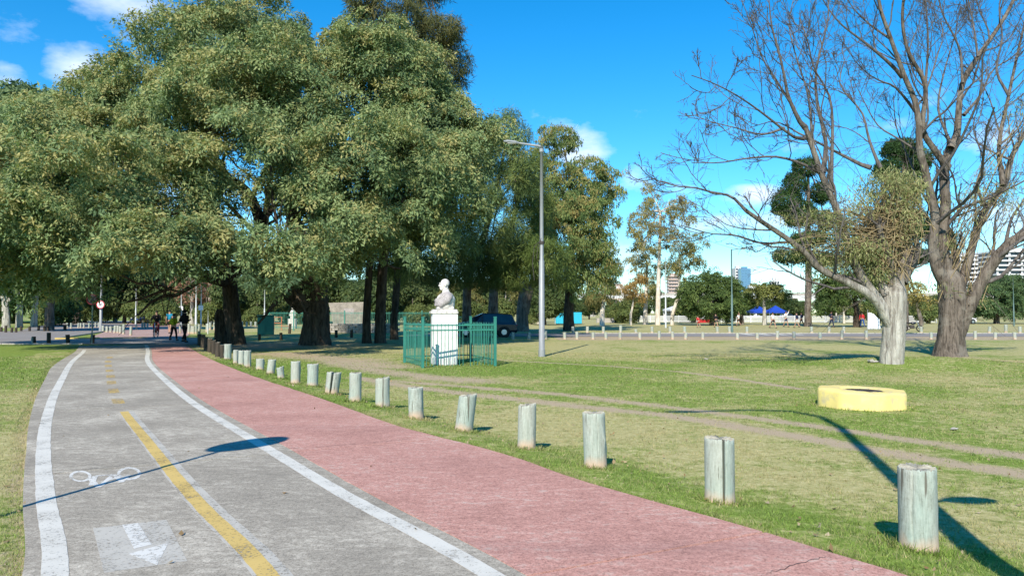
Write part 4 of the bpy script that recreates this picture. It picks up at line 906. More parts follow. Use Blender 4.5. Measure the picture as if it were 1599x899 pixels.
if LV > 0:
  # T1 the tipa with the stout trunk
  b = onground(493, 41.5)
  make_tree('broad spreading tree with the stoutest dark trunk and a low limb reaching left', 'tree', b,
    [(b - [0, 0, .3], .84), (b + [0, 0, .4], .74), (b + [.05, 0, 1.6], .68), (P(492, 460, 41.5), .70), (P(496, 425, 41), .62), (P(500, 390, 41), .5)],
    [[pt(478, 478, 41.3, .55), pt(452, 455, 40.8, .5), pt(425, 438, 40, .42), pt(400, 425, 39, .32), pt(370, 408, 38, .2)],
     [pt(500, 430, 41, .55), pt(520, 390, 40.5, .42), pt(560, 340, 40, .3), pt(600, 270, 40, .18)],
     [pt(494, 430, 41, .5), pt(470, 380, 41, .4), pt(455, 320, 41, .3), pt(480, 240, 41, .18)],
     [pt(505, 430, 41, .45), pt(550, 410, 41, .36), pt(610, 370, 41, .26), pt(680, 320, 41, .16)],
     [pt(486, 440, 41, .4), pt(455, 425, 39, .3), pt(430, 415, 36, .2), pt(440, 395, 34, .12)]],
    [EB(600, 122, 40, 108, 68, 4.5), EB(500, 165, 38, 92, 92, 4.5), EB(662, 200, 40, 92, 78, 4), EB(590, 255, 36, 118, 85, 4.5), EB(490, 285, 35, 85, 70, 3.5), EB(700, 285, 39, 88, 66, 4),
     EB(452, 385, 30, 52, 40, 2.4), EB(570, 345, 35, 85, 48, 3), EB(745, 235, 42, 44, 56, 3), EB(555, 82, 42, 50, 30, 3), EB(660, 345, 38, 60, 42, 3), EB(515, 395, 37, 50, 28, 2), EB(425, 225, 34, 50, 52, 3.5), EB(440, 120, 37, 60, 50, 4), EB(480, 400, 34, 30, 20, 2)],
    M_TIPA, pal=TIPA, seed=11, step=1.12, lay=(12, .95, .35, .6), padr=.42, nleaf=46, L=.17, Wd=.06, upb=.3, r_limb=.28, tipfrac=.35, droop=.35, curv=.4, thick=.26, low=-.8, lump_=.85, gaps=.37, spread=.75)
  # T2 the tipa on the left
  b = onground(372, 42.5)
  make_tree('wide umbrella shaped tree covering the left of the photo, on a leaning dark trunk', 'tree', b,
    [(b - [0, 0, .3], .52), (b + [-.1, 0, .5], .46), (b + [-.35, 0, 2.0], .42), (P(361, 460, 42.3), .41), (P(354, 425, 42), .38), (P(345, 395, 41.5), .32)],
    [[pt(355, 440, 42, .4), pt(385, 400, 42, .34), pt(405, 350, 42, .3), pt(385, 300, 42, .26), pt(350, 270, 42, .22), pt(320, 210, 42, .14)],
     [pt(352, 430, 42, .38), pt(325, 400, 40, .32), pt(280, 360, 38, .26), pt(220, 320, 36, .2), pt(150, 280, 36, .12)],
     [pt(350, 420, 42, .36), pt(335, 360, 41, .3), pt(300, 290, 40, .24), pt(260, 200, 40, .14)],
     [pt(352, 440, 42, .34), pt(310, 428, 38, .26), pt(250, 415, 35, .2), pt(180, 405, 34, .12)],
     [pt(358, 430, 42, .3), pt(400, 390, 44, .24), pt(420, 300, 44, .18), pt(430, 150, 44, .12)]],
    [EB(330, 85, 42, 95, 70, 5), EB(415, 62, 45, 78, 55, 4), EB(262, 160, 40, 88, 66, 5), EB(145, 235, 38, 100, 58, 5), EB(178, 165, 41, 60, 48, 4), EB(100, 195, 40, 62, 42, 4), EB(50, 285, 36, 95, 90, 5), EB(335, 185, 37, 105, 80, 4.5), EB(200, 290, 32, 125, 82, 5),
     EB(90, 355, 33, 110, 62, 4.5), EB(315, 285, 34, 62, 60, 3.2), EB(230, 385, 29.5, 82, 42, 3), EB(10, 415, 33, 70, 36, 3), EB(330, 385, 32, 52, 34, 2.8), EB(-70, 330, 36, 100, 120, 5), EB(405, 150, 44, 60, 60, 4), EB(140, 400, 32, 62, 22, 2.5)],
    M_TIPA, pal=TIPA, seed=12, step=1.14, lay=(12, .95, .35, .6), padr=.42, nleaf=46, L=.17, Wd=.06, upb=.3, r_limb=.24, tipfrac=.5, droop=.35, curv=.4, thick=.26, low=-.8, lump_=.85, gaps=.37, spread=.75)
  b = onground(345, 43.5)
  make_tree('short thick leafless trunk, cut off, just left of the leaning dark trunk', 'tree', b, [(b - [0, 0, .3], .36), (b + [0, 0, .6], .34), (b + [.02, 0, 1.5], .35), (P(348, 484, 43.5), .34)], bark=M_TIPA, seed=21, branches=False)
  # T3 far left
  b = onground(78, 70)
  make_tree('tall tree at far left whose blue-grey trunk stands beyond the road', 'tree', b, [(b - [0, 0, .3], .42), (b + [0, 0, 2], .36), (P(82, 440, 70), .32), (P(70, 380, 70), .26)], [],
    [EB(55, 170, 66, 60, 45, 4.5), EB(95, 195, 64, 50, 45, 4.5), EB(5, 215, 62, 60, 70, 5), EB(-60, 260, 62, 70, 100, 6), EB(60, 300, 64, 80, 70, 5), EB(40, 400, 66, 80, 50, 5)], M_GREYB, pal=TIPA[:4], seed=13, step=1.25, padr=1.2, nleaf=80, L=.42, Wd=.15, low=-.8)
  # casuarinas
  for k, (px, d, r, lab, blobs, kw) in enumerate([
    (573, 44, .23, 'tall dark pine-like tree on the left of two close trunks beside the stout one', [EB(570, 5, 47, 36, 32, 2.8), EB(625, 25, 47, 55, 42, 3), EB(690, 50, 47, 42, 28, 2.5), EB(610, 90, 47, 80, 60, 3), EB(700, 100, 48, 45, 40, 2.5), EB(650, -40, 48, 60, 50, 3)], {}),
    (594, 44, .30, 'dark pine-like tree on the right of two close trunks beside the stout one', [EB(640, 330, 48, 75, 70, 3.2), EB(590, 400, 47, 60, 40, 3), EB(690, 390, 50, 55, 45, 3), EB(660, 250, 50, 70, 70, 3)], {}),
    (616, 50, .24, 'narrow dark pine-like tree just left of the railing', [EB(650, 420, 55, 50, 30, 2.5), EB(630, 200, 55, 60, 90, 3)], {}),
    (729, 62, .36, 'tall dark pine-like tree behind the right side of the railing', [EB(795, 205, 56, 36, 44, 2.6), EB(750, 270, 56, 50, 70, 3), EB(805, 285, 56, 40, 60, 2.6), EB(760, 370, 56, 56, 46, 3), EB(700, 420, 58, 56, 32, 3), EB(735, 330, 54, 60, 60, 3)], {}),
    (770, 66, .42, 'broad pine-like tree whose trunk rises behind the dark car', [EB(830, 330, 62, 44, 62, 3), EB(800, 400, 60, 62, 36, 3), EB(760, 425, 60, 52, 26, 2.6), EB(820, 260, 62, 36, 40, 2.5)], {}),
    (816, 72, .55, 'twin stemmed pine-like tree right of the dark car', [EB(848, 405, 56, 40, 36, 2.5), EB(800, 430, 58, 52, 24, 2.5), EB(862, 430, 58, 34, 20, 2.2), EB(790, 395, 62, 50, 40, 3)], {})]):
    b = onground(px, d); top = max(blobs, key=lambda q: q[2]); 
    tr = [(b - [0, 0, .3], r * 1.15), (b + [0, 0, 1.5], r), (b + [.2, 0, 5.], r * .85), ((np.array([b[0] * .5 + top[0] * .5, b[1], top[2] * .6])), r * .6), (np.array([top[0], top[1], top[2]]), r * .2)]
    lim = []
    if px == 816: lim = [[pt(820, 490, 72, .38), pt(826, 460, 72, .34), pt(836, 425, 72, .24), pt(845, 400, 70, .12)]]
    bright = px >= 770
    make_tree(lab, 'tree', b, tr, lim, blobs, M_TIPA if px < 700 else M_GREYB, pal=[(.05, .06, .025), (.10, .11, .04), (.17, .155, .06)] if k == 0 else CASU if not bright else [(.06, .10, .025), (.11, .16, .04), (.17, .21, .06)], seed=30 + k, step=.68, padr=.5, nleaf=70, L=.36, Wd=.032, upb=.2, r_limb=.12, droop=.45, radial=.6, spread=.9, thick=.35, gaps=.40, lump_=.8, fmat=M_NEEDLE, inner=.3, group='dark pine-like trees behind the railing')
  # eucalypts
  def euc(px, d, r, lab, blobs, top, pal=EUCA, seed=1, bark=None, lean=0, thin=.9, group='tall pale barked trees in the middle distance', st=.85, n=46, **kw):
    b = onground(px, d); T = P(top[0], top[1], d)
    make_tree(lab, 'tree', b, [(b - [0, 0, .3], r * 1.1), (b + [lean * .3, 0, 1.5], r), ((b + T) / 2 + [lean, 0, 0], r * .75), (T, r * .4)], [], blobs, bark or M_EUC, pal=pal, seed=seed, step=st * 1.45, lay=(6, .95, .35, .5), lump_=.8, gaps=.36, padr=.45, nleaf=max(18, n // 2), L=.27, Wd=.08, upb=.15, r_limb=.14, droop=1.2, radial=.3, spread=.9, thick=.3, inner=.35, group=group, twigm=M_EUC, thin=thin, flare=.15, **kw)
  euc(888, 74, .5, 'large leafy tree with orange tinted top behind the lone street lamp', [EB(875, 215, 74, 30, 22, 2.2), EB(850, 245, 74, 24, 18, 2), EB(900, 285, 74, 52, 34, 3.2), EB(945, 292, 74, 32, 34, 2.6), EB(915, 335, 72, 62, 42, 3.6), EB(880, 370, 70, 62, 52, 3.6), EB(935, 390, 72, 34, 40, 2.8), EB(900, 430, 72, 58, 30, 3), EB(850, 310, 74, 40, 50, 3)], (895, 350), pal=[(.07, .12, .045), (.12, .18, .06), (.19, .235, .08), (.33, .27, .10)], seed=41, bark=M_TIPA, thin=1, tipfrac=.25, n=60)
  euc(1027, 108, .34, 'tall slim tree with bright white trunk and yellowish crown', [EB(1010, 292, 108, 15, 12, 1.6), EB(1020, 330, 108, 34, 24, 3), EB(1055, 345, 108, 26, 26, 2.6), EB(1000, 345, 108, 22, 24, 2.4), EB(1030, 375, 108, 36, 22, 3), EB(1000, 400, 108, 20, 24, 2), EB(1065, 320, 108, 20, 14, 2)], (1031, 330), seed=42, pal=[(.16, .16, .06), (.26, .23, .08), (.36, .30, .10)], st=1.2, kw=0) if False else \
  euc(1027, 108, .34, 'tall slim tree with bright white trunk and yellowish crown', [EB(1010, 292, 108, 15, 12, 1.6), EB(1020, 330, 108, 34, 24, 3), EB(1055, 345, 108, 26, 26, 2.6), EB(1000, 345, 108, 22, 24, 2.4), EB(1030, 375, 108, 36, 22, 3), EB(1000, 400, 108, 20, 24, 2), EB(1065, 320, 108, 20, 14, 2)], (1031, 330), seed=42, pal=[(.16, .16, .06), (.26, .23, .08), (.36, .30, .10)], st=1.1)
  euc(1049, 108, .25, 'thin pale trunk with sparse ragged crown just right of the white one', [EB(1080, 400, 108, 24, 22, 2), EB(1060, 420, 108, 24, 16, 2), EB(1095, 378, 108, 18, 16, 1.6), EB(1060, 385, 106, 18, 16, 2)], (1062, 400), seed=43, thin=.6, lean=.4)
  euc(1008, 112, .32, 'slender pale trunked tree left of the bright white trunk', [EB(1010, 430, 112, 24, 24, 2), EB(1005, 400, 112, 20, 22, 2), EB(1015, 455, 112, 18, 14, 2)], (1010, 410), seed=44, thin=.8)
  euc(985, 108, .16, 'small tree with rusty foliage and thin leaning stem', [EB(990, 450, 108, 20, 18, 2), EB(1000, 440, 108, 14, 12, 2)], (990, 450), pal=[(.16, .13, .05), (.30, .20, .07), (.38, .24, .08)], seed=45)
  euc(940, 100, .30, 'olive brown tree at the right foot of the large leafy tree', [EB(945, 440, 100, 22, 22, 2), EB(955, 420, 100, 14, 18, 2), EB(935, 462, 100, 24, 16, 2)], (945, 440), pal=[(.10, .12, .05), (.18, .17, .06), (.30, .22, .08)], seed=46)
  # round green trees and others on the right
  def rnd(px, d, r, lab, blobs, pal, seed, top, bark=None, group='round green trees beyond the park road', **kw):
    b = onground(px, d); T = P(top[0], top[1], d); k = dict(step=1.25, lay=(7, .9, .4, .3), lump_=.6, padr=.42, nleaf=28, L=.24, Wd=.10, upb=.35, r_limb=.1, low=-.9, droop=.5); k.update(kw)
    make_tree(lab, 'tree', b, [(b - [0, 0, .3], r * 1.1), (b + [0, 0, .8], r), (T, r * .5)], [], blobs, bark or M_GREYB, pal=pal, seed=seed, group=group, **k)
  GRN = [(.05, .085, .03), (.085, .135, .04), (.14, .19, .055)]
  rnd(1112, 104, .35, 'broad dense round green tree left of the slim green lamp', [EB(1110, 462, 104, 50, 28, 3.5), EB(1100, 445, 104, 36, 22, 3), EB(1130, 440, 104, 26, 18, 3), EB(1118, 480, 104, 46, 16, 3)], GRN, 51, (1112, 450))
  rnd(1158, 112, .3, 'smaller green bush-like tree just right of the slim green lamp', [EB(1155, 468, 112, 24, 20, 2.6), EB(1140, 480, 112, 26, 14, 2.4)], GRN, 52, (1155, 470))
  rnd(1194, 108, .3, 'small tree with curved pale stem above the blue tents', [EB(1200, 455, 108, 22, 14, 2.4), EB(1222, 462, 108, 16, 10, 2), EB(1185, 452, 108, 12, 10, 2)], [(.10, .13, .04), (.18, .20, .06), (.24, .24, .08)], 53, (1193, 470), bark=M_PALE)
  rnd(1338, 92, .4, 'dark leaning tree behind the pale trunk on the right', [EB(1320, 450, 92, 42, 30, 3.4), EB(1355, 430, 92, 34, 34, 3.2), EB(1300, 468, 92, 28, 18, 2.6)], GRN, 54, (1335, 455), bark=M_TIPA)
  rnd(1556, 120, .4, 'large rounded blue-green tree at the right edge', [EB(1545, 462, 120, 44, 26, 4), EB(1575, 452, 120, 34, 28, 4), EB(1600, 465, 120, 40, 26, 4), EB(1560, 480, 120, 60, 14, 4)], [(.05, .10, .045), (.09, .15, .06), (.13, .19, .08)], 55, (1556, 460))
  rnd(1437, 104, .3, 'low yellowish tree seen between the two leafless trunks', [EB(1420, 452, 60, 24, 22, 1.4), EB(1440, 470, 60, 12, 12, 1.2)], [(.16, .16, .05), (.27, .22, .07), (.34, .27, .09)], 56, (1430, 470), step=.5, padr=.45, nleaf=30, L=.2, Wd=.07, thin=.6, lay=None)
  # bunya pines
  def bunya(px, d, r, lab, blobs, top, seed):
    b = onground(px, d); T = P(top[0], top[1], d)
    make_tree(lab, 'tree', b, [(b - [0, 0, .3], r * 1.15), (b + [0, 0, 1.2], r), ((b + T) / 2, r * .85), (T, r * .3)], [], blobs, M_GREYB, pal=[(.022, .05, .018), (.04, .085, .025), (.075, .13, .035)], seed=seed, step=.62, padr=.5, nleaf=60, L=.22, Wd=.09, upb=.1, r_limb=.07, droop=.1, radial=.8, curv=.9, spread=.6, thick=.2, inner=.2, group='dark conifers with rounded tufts', branches=False)
  bunya(1262, 96, .42, 'dark tufted conifer with straight bare grey trunk, left of the pale trunk', [EB(1258, 262, 96, 22, 20, 2), EB(1240, 290, 96, 20, 22, 2), EB(1228, 318, 96, 26, 24, 2.4), EB(1250, 335, 96, 28, 26, 2.4), EB(1282, 300, 96, 18, 22, 2), EB(1262, 372, 96, 30, 14, 2), EB(1240, 400, 96, 34, 14, 2.4), EB(1285, 405, 96, 30, 12, 2), EB(1290, 345, 96, 16, 18, 1.6)], (1262, 262), 61)
  bunya(1412, 78, .40, 'dark tufted conifer showing between the leafless limbs, behind the olive foliage', [EB(1402, 232, 78, 30, 22, 2), EB(1430, 250, 78, 24, 26, 2), EB(1385, 262, 78, 20, 20, 2), EB(1415, 285, 78, 34, 24, 2), EB(1470, 372, 78, 24, 16, 2), EB(1440, 400, 78, 22, 14, 2), EB(1425, 350, 78, 30, 30, 2)], (1410, 240), 62)

# ---- the pale pollarded trunk (A) and the bare giant (B)
def limbpx(L, d0, d1, r0, r1, K=14):
    n = len(L); ds = np.linspace(d0, d1, n); q = resample(np.array([list(P(x, y, d)) for (x, y), d in zip(L, ds)]), K); r1 *= .8; return q, r0 * .92 + (r1 - r0 * .92) * np.linspace(0, 1, K) ** .5
def bare_tree(label, base, trunk, big, small, twmat, bark, limbbark, seed, levels=(7, 5, 4), crown=None, knots=None):
    t = empty('tree', base, label=label, cat='tree'); tv, tf = trunk_mesh([p for p, r in trunk], [r for p, r in trunk], n=40, seed=seed, flare=.22 if seed == 72 else .0, rough=.035 if seed == 72 else .03); obj('trunk', tv, tf, bark, t, smoothf=True)
    PP, RR = [], []
    for q, r in big:
        V, F = trunk_mesh(list(q), list(r), n=14, seed=seed + len(PP), rough=.05); obj('limb', V, F, limbbark, t, smoothf=True); PP.append(q); RR.append(r)
    for q, r in small: PP.append(q); RR.append(r)
    if small: V, F = tubes(np.array([q for q, r in small]), np.array([r for q, r in small]), 8, .12); obj('thin_limbs', V, F, twmat, t, smoothf=True)
    A, B = grow(np.array(PP), np.array(RR), levels[0], 38, .42, .42, up=.07, wig=.15, K=9, tmin=.2); B = np.maximum(B, .012)
    A2, B2 = grow(A, B, levels[1], 36, .55, .55, up=.05, wig=.15, K=7, tmin=.2); B2 = np.maximum(B2, .008)
    A3, B3 = grow(A2, B2, levels[2], 38, .58, .6, up=.05, wig=.16, K=6, tmin=.15, rtip=.5); B3 = np.maximum(B3, .0058)
    A4, B4 = grow(A3, B3, 2, 40, .6, .7, up=.05, wig=.18, K=4, tmin=.2, rtip=.6); B4 = np.maximum(B4, .0050)
    V, F = joinVF([tubes(A, B, 6), tubes(A2, B2, 4), tubes(A3, B3, 3), tubes(A4, B4, 3)]); obj('twigs', V, F, twmat, t, smoothf=True, kind='stuff')
    if crown: 
        C, Nn = blob_pads(crown['blobs'], crown['step'], seed, .55, .1, -1, .93, .9, crown.get('gaps', .3)); k = np.random.default_rng(seed).random(len(C)) < crown.get('thin', 1) * np.where(C[:, 0] > crown.get('xs', -99), 1, .38); C, Nn = C[k], Nn[k]
        V, F, c = leaves(C, Nn, crown['n'], crown['r'], crown['L'], crown['W'], crown['pal'], droop=1.0, radial=.5, spread=.9, thick=.35, seed=seed); obj('crown', V, F, M_LEAF, t, col=c, kind='stuff')
        # fine shoots carrying the leaves
        g = np.random.default_rng(seed + 9); n = len(C); src = np.array(crown['src']); i = g.integers(0, len(src), n); a = src[i] + g.normal(size=(n, 3)) * .25; m = (a + C) / 2 + [0, 0, .35] + g.normal(size=(n, 3)) * .2
        tt = np.linspace(0, 1, 7)[None, :, None]; Q = (1-tt)**2 * a[:, None] + 2*tt*(1-tt) * m[:, None] + tt**2 * C[:, None]
        V, F = tubes(Q, np.linspace(.018, .006, 7)[None] * np.ones((n, 1)), 3); obj('shoots', V, F, M_SHOOT, t, kind='stuff')
    return t
M_SHOOT = m_bark('shoot_bark', (.33, .26, .15), (.18, .14, .08), 10, .3, .005)
if LV > 0:
  b = at(1393, 566); D = b[1]
  A_ = lambda L, d1, r0, r1: limbpx(L, D, D + d1, r0, r1)
  OL = [(.14, .17, .075), (.22, .25, .10), (.31, .32, .14), (.38, .35, .19)]
  src = [P(1385, 400, D), P(1410, 380, D), P(1400, 420, D), P(1350, 400, D), P(1375, 360, D), P(1420, 350, D)]
  bare_tree('pollarded tree with pale furrowed trunk, olive tuft of foliage and bare limbs reaching left', b,
    [(b - [0, 0, .4], .375), (b + [0, 0, .1], .35), (P(1396, 520, D), .335), (P(1397, 470, D), .36), (P(1398, 458, D), .34), (P(1400, 446, D), .26), (P(1401, 440, D), .12)],
    [A_([(1398, 482), (1400, 455), (1404, 430), (1412, 400), (1416, 375), (1413, 345)], 0, .36, .13),
     A_([(1392, 500), (1372, 470), (1338, 418), (1318, 360), (1302, 316), (1284, 276), (1273, 244), (1258, 200)], -1, .23, .09),
     A_([(1394, 515), (1366, 468), (1325, 442), (1280, 420), (1258, 396), (1231, 374), (1191, 347), (1165, 329)], -2, .23, .07),
     A_([(1385, 460), (1365, 425), (1350, 395), (1345, 370)], .5, .19, .09),
     A_([(1395, 450), (1392, 415), (1380, 380), (1370, 350)], -.6, .2, .10),
     A_([(1408, 440), (1425, 410), (1432, 385), (1420, 350)], .3, .2, .09)],
    [A_([(1165, 329), (1142, 307), (1111, 300), (1085, 293), (1058, 291), (1009, 276)], -.5, .07, .015), A_([(1250, 388), (1231, 378), (1191, 380), (1147, 367), (1111, 365), (1065, 352)], -2.5, .075, .015),
     A_([(1258, 200), (1249, 190), (1231, 151), (1225, 120), (1218, 89), (1205, 40), (1200, -10)], -1, .11, .02), A_([(1285, 272), (1250, 255), (1214, 245), (1169, 247), (1125, 254), (1080, 254)], -2, .08, .015),
     A_([(1262, 215), (1240, 214), (1187, 174), (1147, 147), (1111, 129), (1080, 118)], -2.5, .08, .015), A_([(1298, 300), (1298, 276), (1300, 191), (1294, 147), (1271, 107), (1262, 67), (1249, 30)], .5, .10, .02),
     A_([(1285, 270), (1290, 230), (1285, 200), (1276, 160), (1274, 111), (1285, 67), (1294, 20), (1290, -20)], 1.5, .11, .02), A_([(1360, 262), (1347, 258), (1311, 240), (1276, 222), (1249, 209), (1210, 190), (1170, 200)], 1., .09, .015),
     A_([(1375, 262), (1365, 240), (1356, 214), (1347, 178), (1325, 151), (1311, 129), (1320, 90)], .5, .08, .015), A_([(1240, 170), (1215, 130), (1190, 90), (1175, 45), (1160, 5)], -1, .06, .015),
     A_([(1225, 200), (1190, 210), (1150, 200), (1110, 190), (1085, 180)], 0, .055, .012), A_([(1270, 235), (1262, 150), (1245, 95), (1232, 40), (1240, -5)], 2, .07, .015)],
    M_TWIG, M_LIME, M_LIME, 71, (7, 4, 4),
    dict(blobs=[EB(1374, 290, D, 72, 34, 1.2), EB(1340, 330, D, 46, 46, 1.1), EB(1388, 340, D, 50, 44, 1.1), EB(1280, 350, D - .5, 55, 34, 1), EB(1245, 380, D - .8, 48, 20, .8), EB(1330, 385, D - .3, 58, 34, 1), EB(1290, 410, D, 50, 22, .9), EB(1416, 300, D, 34, 40, 1), EB(1225, 345, D, 30, 14, .6),
        EB(1360, 425, D, 30, 18, .7)], step=.27, n=20, r=.36, L=.12, W=.024, pal=OL, thin=.95, gaps=.34, xs=P(1292, 300, D)[0], src=src))
  b = at(1483, 556); D2 = b[1]
  B_ = lambda L, d1, r0, r1: limbpx(L, D2, D2 + d1, r0, r1)
  bare_tree('giant leafless tree with thick grey-brown trunk forking into many limbs at the right', b,
    [(b - [0, 0, .4], .66), (b + [0, 0, .15], .55), (P(1484, 530, D2), .49), (P(1486, 500, D2), .48), (P(1487, 465, D2), .51), (P(1484, 438, D2), .47), (P(1482, 422, D2), .26)],
    [B_([(1478, 445), (1466, 430), (1457, 387), (1460, 333), (1449, 289), (1440, 244), (1436, 231), (1432, 169), (1409, 111), (1392, 62), (1378, 27), (1369, -20)], -1, .31, .07),
     B_([(1480, 440), (1476, 400), (1471, 378), (1476, 325), (1474, 271), (1478, 250), (1485, 227)], .4, .29, .22),
     B_([(1485, 232), (1494, 209), (1498, 160), (1505, 125), (1527, 89), (1561, 40), (1583, 0), (1600, -40)], 1, .19, .07),
     B_([(1480, 262), (1460, 235), (1441, 200), (1445, 133), (1418, 80), (1409, 27), (1414, -20)], -1.5, .18, .06),
     B_([(1490, 455), (1502, 440), (1520, 378), (1538, 329), (1569, 287), (1578, 249), (1602, 205)], 1, .26, .11),
     B_([(1496, 520), (1511, 485), (1534, 436), (1569, 387), (1610, 362), (1680, 330)], -1, .34, .20),
     B_([(1484, 440), (1492, 415), (1491, 390), (1480, 360), (1472, 345)], 1.5, .20, .13),
     B_([(1566, 290), (1560, 227), (1575, 150), (1590, 80), (1604, 20)], 2, .13, .05)],
    [B_([(1503, 130), (1498, 76), (1472, 22), (1463, -20)], 1, .075, .03), B_([(1445, 136), (1449, 67), (1445, 0), (1440, -30)], -.5, .075, .03), B_([(1409, 120), (1390, 100), (1356, 71), (1311, 36), (1285, 0), (1270, -30)], -1.5, .11, .02),
     B_([(1434, 180), (1400, 138), (1378, 128), (1356, 116), (1335, 95), (1320, 70)], -2, .09, .015), B_([(1392, 62), (1360, 40), (1330, 10), (1310, -30)], 0, .07, .015), B_([(1440, 240), (1400, 215), (1370, 195), (1345, 150), (1330, 120)], 1, .07, .015),
     B_([(1527, 89), (1520, 40), (1510, -10)], 1, .065, .03), B_([(1505, 180), (1530, 150), (1550, 110), (1580, 90), (1610, 60)], 1, .09, .02), B_([(1462, 330), (1445, 310), (1420, 250), (1400, 200), (1395, 150)], 2, .08, .02),
     B_([(1578, 249), (1555, 240), (1530, 225), (1508, 205)], 1, .07, .015), B_([(1540, 325), (1525, 290), (1535, 250), (1520, 200), (1530, 160)], 1.5, .09, .02), B_([(1560, 227), (1590, 200), (1610, 160)], 0, .07, .02),
     B_([(1576, 150), (1556, 110), (1565, 60), (1560, 10), (1570, -20)], 1, .08, .02), B_([(1569, 387), (1580, 340), (1600, 310), (1620, 260)], 1, .1, .03), B_([(1485, 225), (1465, 170), (1475, 110), (1490, 60), (1500, 10)], 2, .08, .02)],
    M_TWIG, M_GREYB, M_GREYB, 72, (7, 5, 4),
    dict(blobs=[EB(1520, 305, D2, 40, 18, 1), EB(1560, 300, D2, 30, 22, 1), EB(1500, 330, D2, 24, 20, .8), EB(1590, 165, D2, 16, 22, .8), EB(1470, 370, D2, 24, 20, .8), EB(1540, 260, D2, 16, 24, .7), EB(1585, 310, D2, 22, 24, 1), EB(1470, 450, D2, 26, 14, .8), EB(1530, 470, D2, 16, 12, .5)],
         step=.5, n=16, r=.32, L=.16, W=.032, pal=OL, thin=.45, src=[P(1500, 350, D2), P(1560, 300, D2), P(1475, 400, D2), P(1480, 450, D2), P(1590, 200, D2), P(1510, 480, D2)]))
  # big pale-barked trees at far left and autumn trees
  for k, (px, d, r, top, brk, lab) in enumerate([(10, 82, .36, (8, 470), M_PALE, 'pale stout trunked tree nearest the left edge of the photo'), (30, 84, .34, (32, 455), M_PALE, 'pale forked tree second from the left edge beyond the road'), (54, 86, .32, (56, 455), M_PALE, 'pale wide forked tree right of two paler trunks at far left'), (120, 110, .5, (120, 460), M_TIPA, 'dark tree behind the round bicycle signs')]):
    b = onground(px, d); T = P(*top, d); L = []
    for j, (dx, dy) in enumerate(((-22, -40), (-8, -55), (14, -50), (30, -35))): L.append([(T - [0, 0, .4], r * .6), (T + np.array([dx * .4, 0, -dy * .3]) * d / FPX, r * .45), (T + np.array([dx, rng.normal() * 20, -dy]) * d / FPX, r * .2)])
    make_tree(lab, 'tree', b, [(b - [0, 0, .3], r * 1.1), (b + [0, 0, 1.], r), (T, r * .8)], L, [EB(px - 10, 405, d, 60, 34, 4), EB(px + 25, 385, d, 50, 34, 4)], brk, pal=TIPA[:4], seed=80 + k, step=1.5, padr=1.3, nleaf=60, L=.5, Wd=.18, group='big trees beyond the left road')
  for k, (px, d, lab) in enumerate([(272, 120, 'autumn brown tree behind the walkers'), (300, 112, 'autumn reddish tree above the walkers, left of the tall bright pole'), (328, 118, 'autumn brown tree just left of the leaning dark trunk'), (180, 130, 'rusty leaved tree right of the bicycle signs')]):
    b = onground(px, d); T = P(px, 455, d)
    lim = [[(T - [0, 0, 1.5], .2), (T + np.array([dx, 0, -dy]) * d / FPX * .9, .09)] for dx, dy in ((-14, -22), (-3, -30), (12, -25))]
    make_tree(lab, 'tree', b, [(b, .34), (b + [0, 0, 1.5], .3), (T, .2)], lim, [EB(px - 8, 450, d, 22, 16, 2), EB(px + 8, 440, d, 22, 16, 2), EB(px, 460, d, 26, 12, 2)], M_PALE, pal=[(.14, .07, .045), (.26, .14, .09), (.34, .20, .13)], seed=90 + k, step=.9, padr=.8, nleaf=26, L=.3, Wd=.12, thin=.7, group='autumn brown trees beyond the walkers')

# ---- far belts: prototypes and their copies
def proto(kind, seed):
    t = bpy.data.objects.new('tree', None); g = np.random.default_rng(seed)
    if kind == 'dense': bl = [(g.normal() * 2.2, g.normal() * 2.2, 6.5 + g.normal() * 1.5, 3.2, 3.2, 2.8) for _ in range(5)] + [(0, 0, 4.2, 4.2, 4.2, 2.4)]; pal = GRNP; st, pr, n, L_, W_ = 1.25, 1.2, 34, .55, .24; bk = M_TIPA; th = 4
    elif kind == 'tall': bl = [(g.normal() * 1.6, g.normal() * 1.6, z, 2.3, 2.3, 2.0) for z in (5.5, 7.5, 9.5, 11.5, 13)]; pal = EUCA; st, pr, n, L_, W_ = 1.2, 1.0, 26, .5, .16; bk = M_EUC; th = 6
    else: bl = [(g.normal() * 1.4, g.normal() * 1.4, 3 + g.normal() * .4, 2.4, 2.4, 2.0) for _ in range(4)]; pal = [(.07, .10, .03), (.12, .16, .05), (.18, .19, .06)]; st, pr, n, L_, W_ = 1.0, .9, 34, .42, .18; bk = M_GREYB; th = 2
    C, Nn = blob_pads(bl, st, seed, .2, .35, -.9); V, F, c = leaves(C, Nn, n, pr, L_, W_, pal, seed=seed, droop=.6); cm = mesh('crown', V, F, M_LEAF, False, c)
    tv = [trunk_mesh([(0, 0, -.4), (.1, 0, 1.5), (0, .1, th), (0, 0, th + 4)], [.34, .28, .2, .08], n=9, seed=seed)]
    q = [limb_to((0, 0, th * .6), b[:3], .14, .03) for b in bl]; tv.append(tubes(np.array([a for a, b in q]), np.array([b for a, b in q]), 5)); V, F = joinVF(tv)
    return mesh('trunk', V, F, bk, True), cm
GRNP = [(.035, .06, .022), (.06, .095, .032), (.10, .135, .045), (.13, .15, .06)]
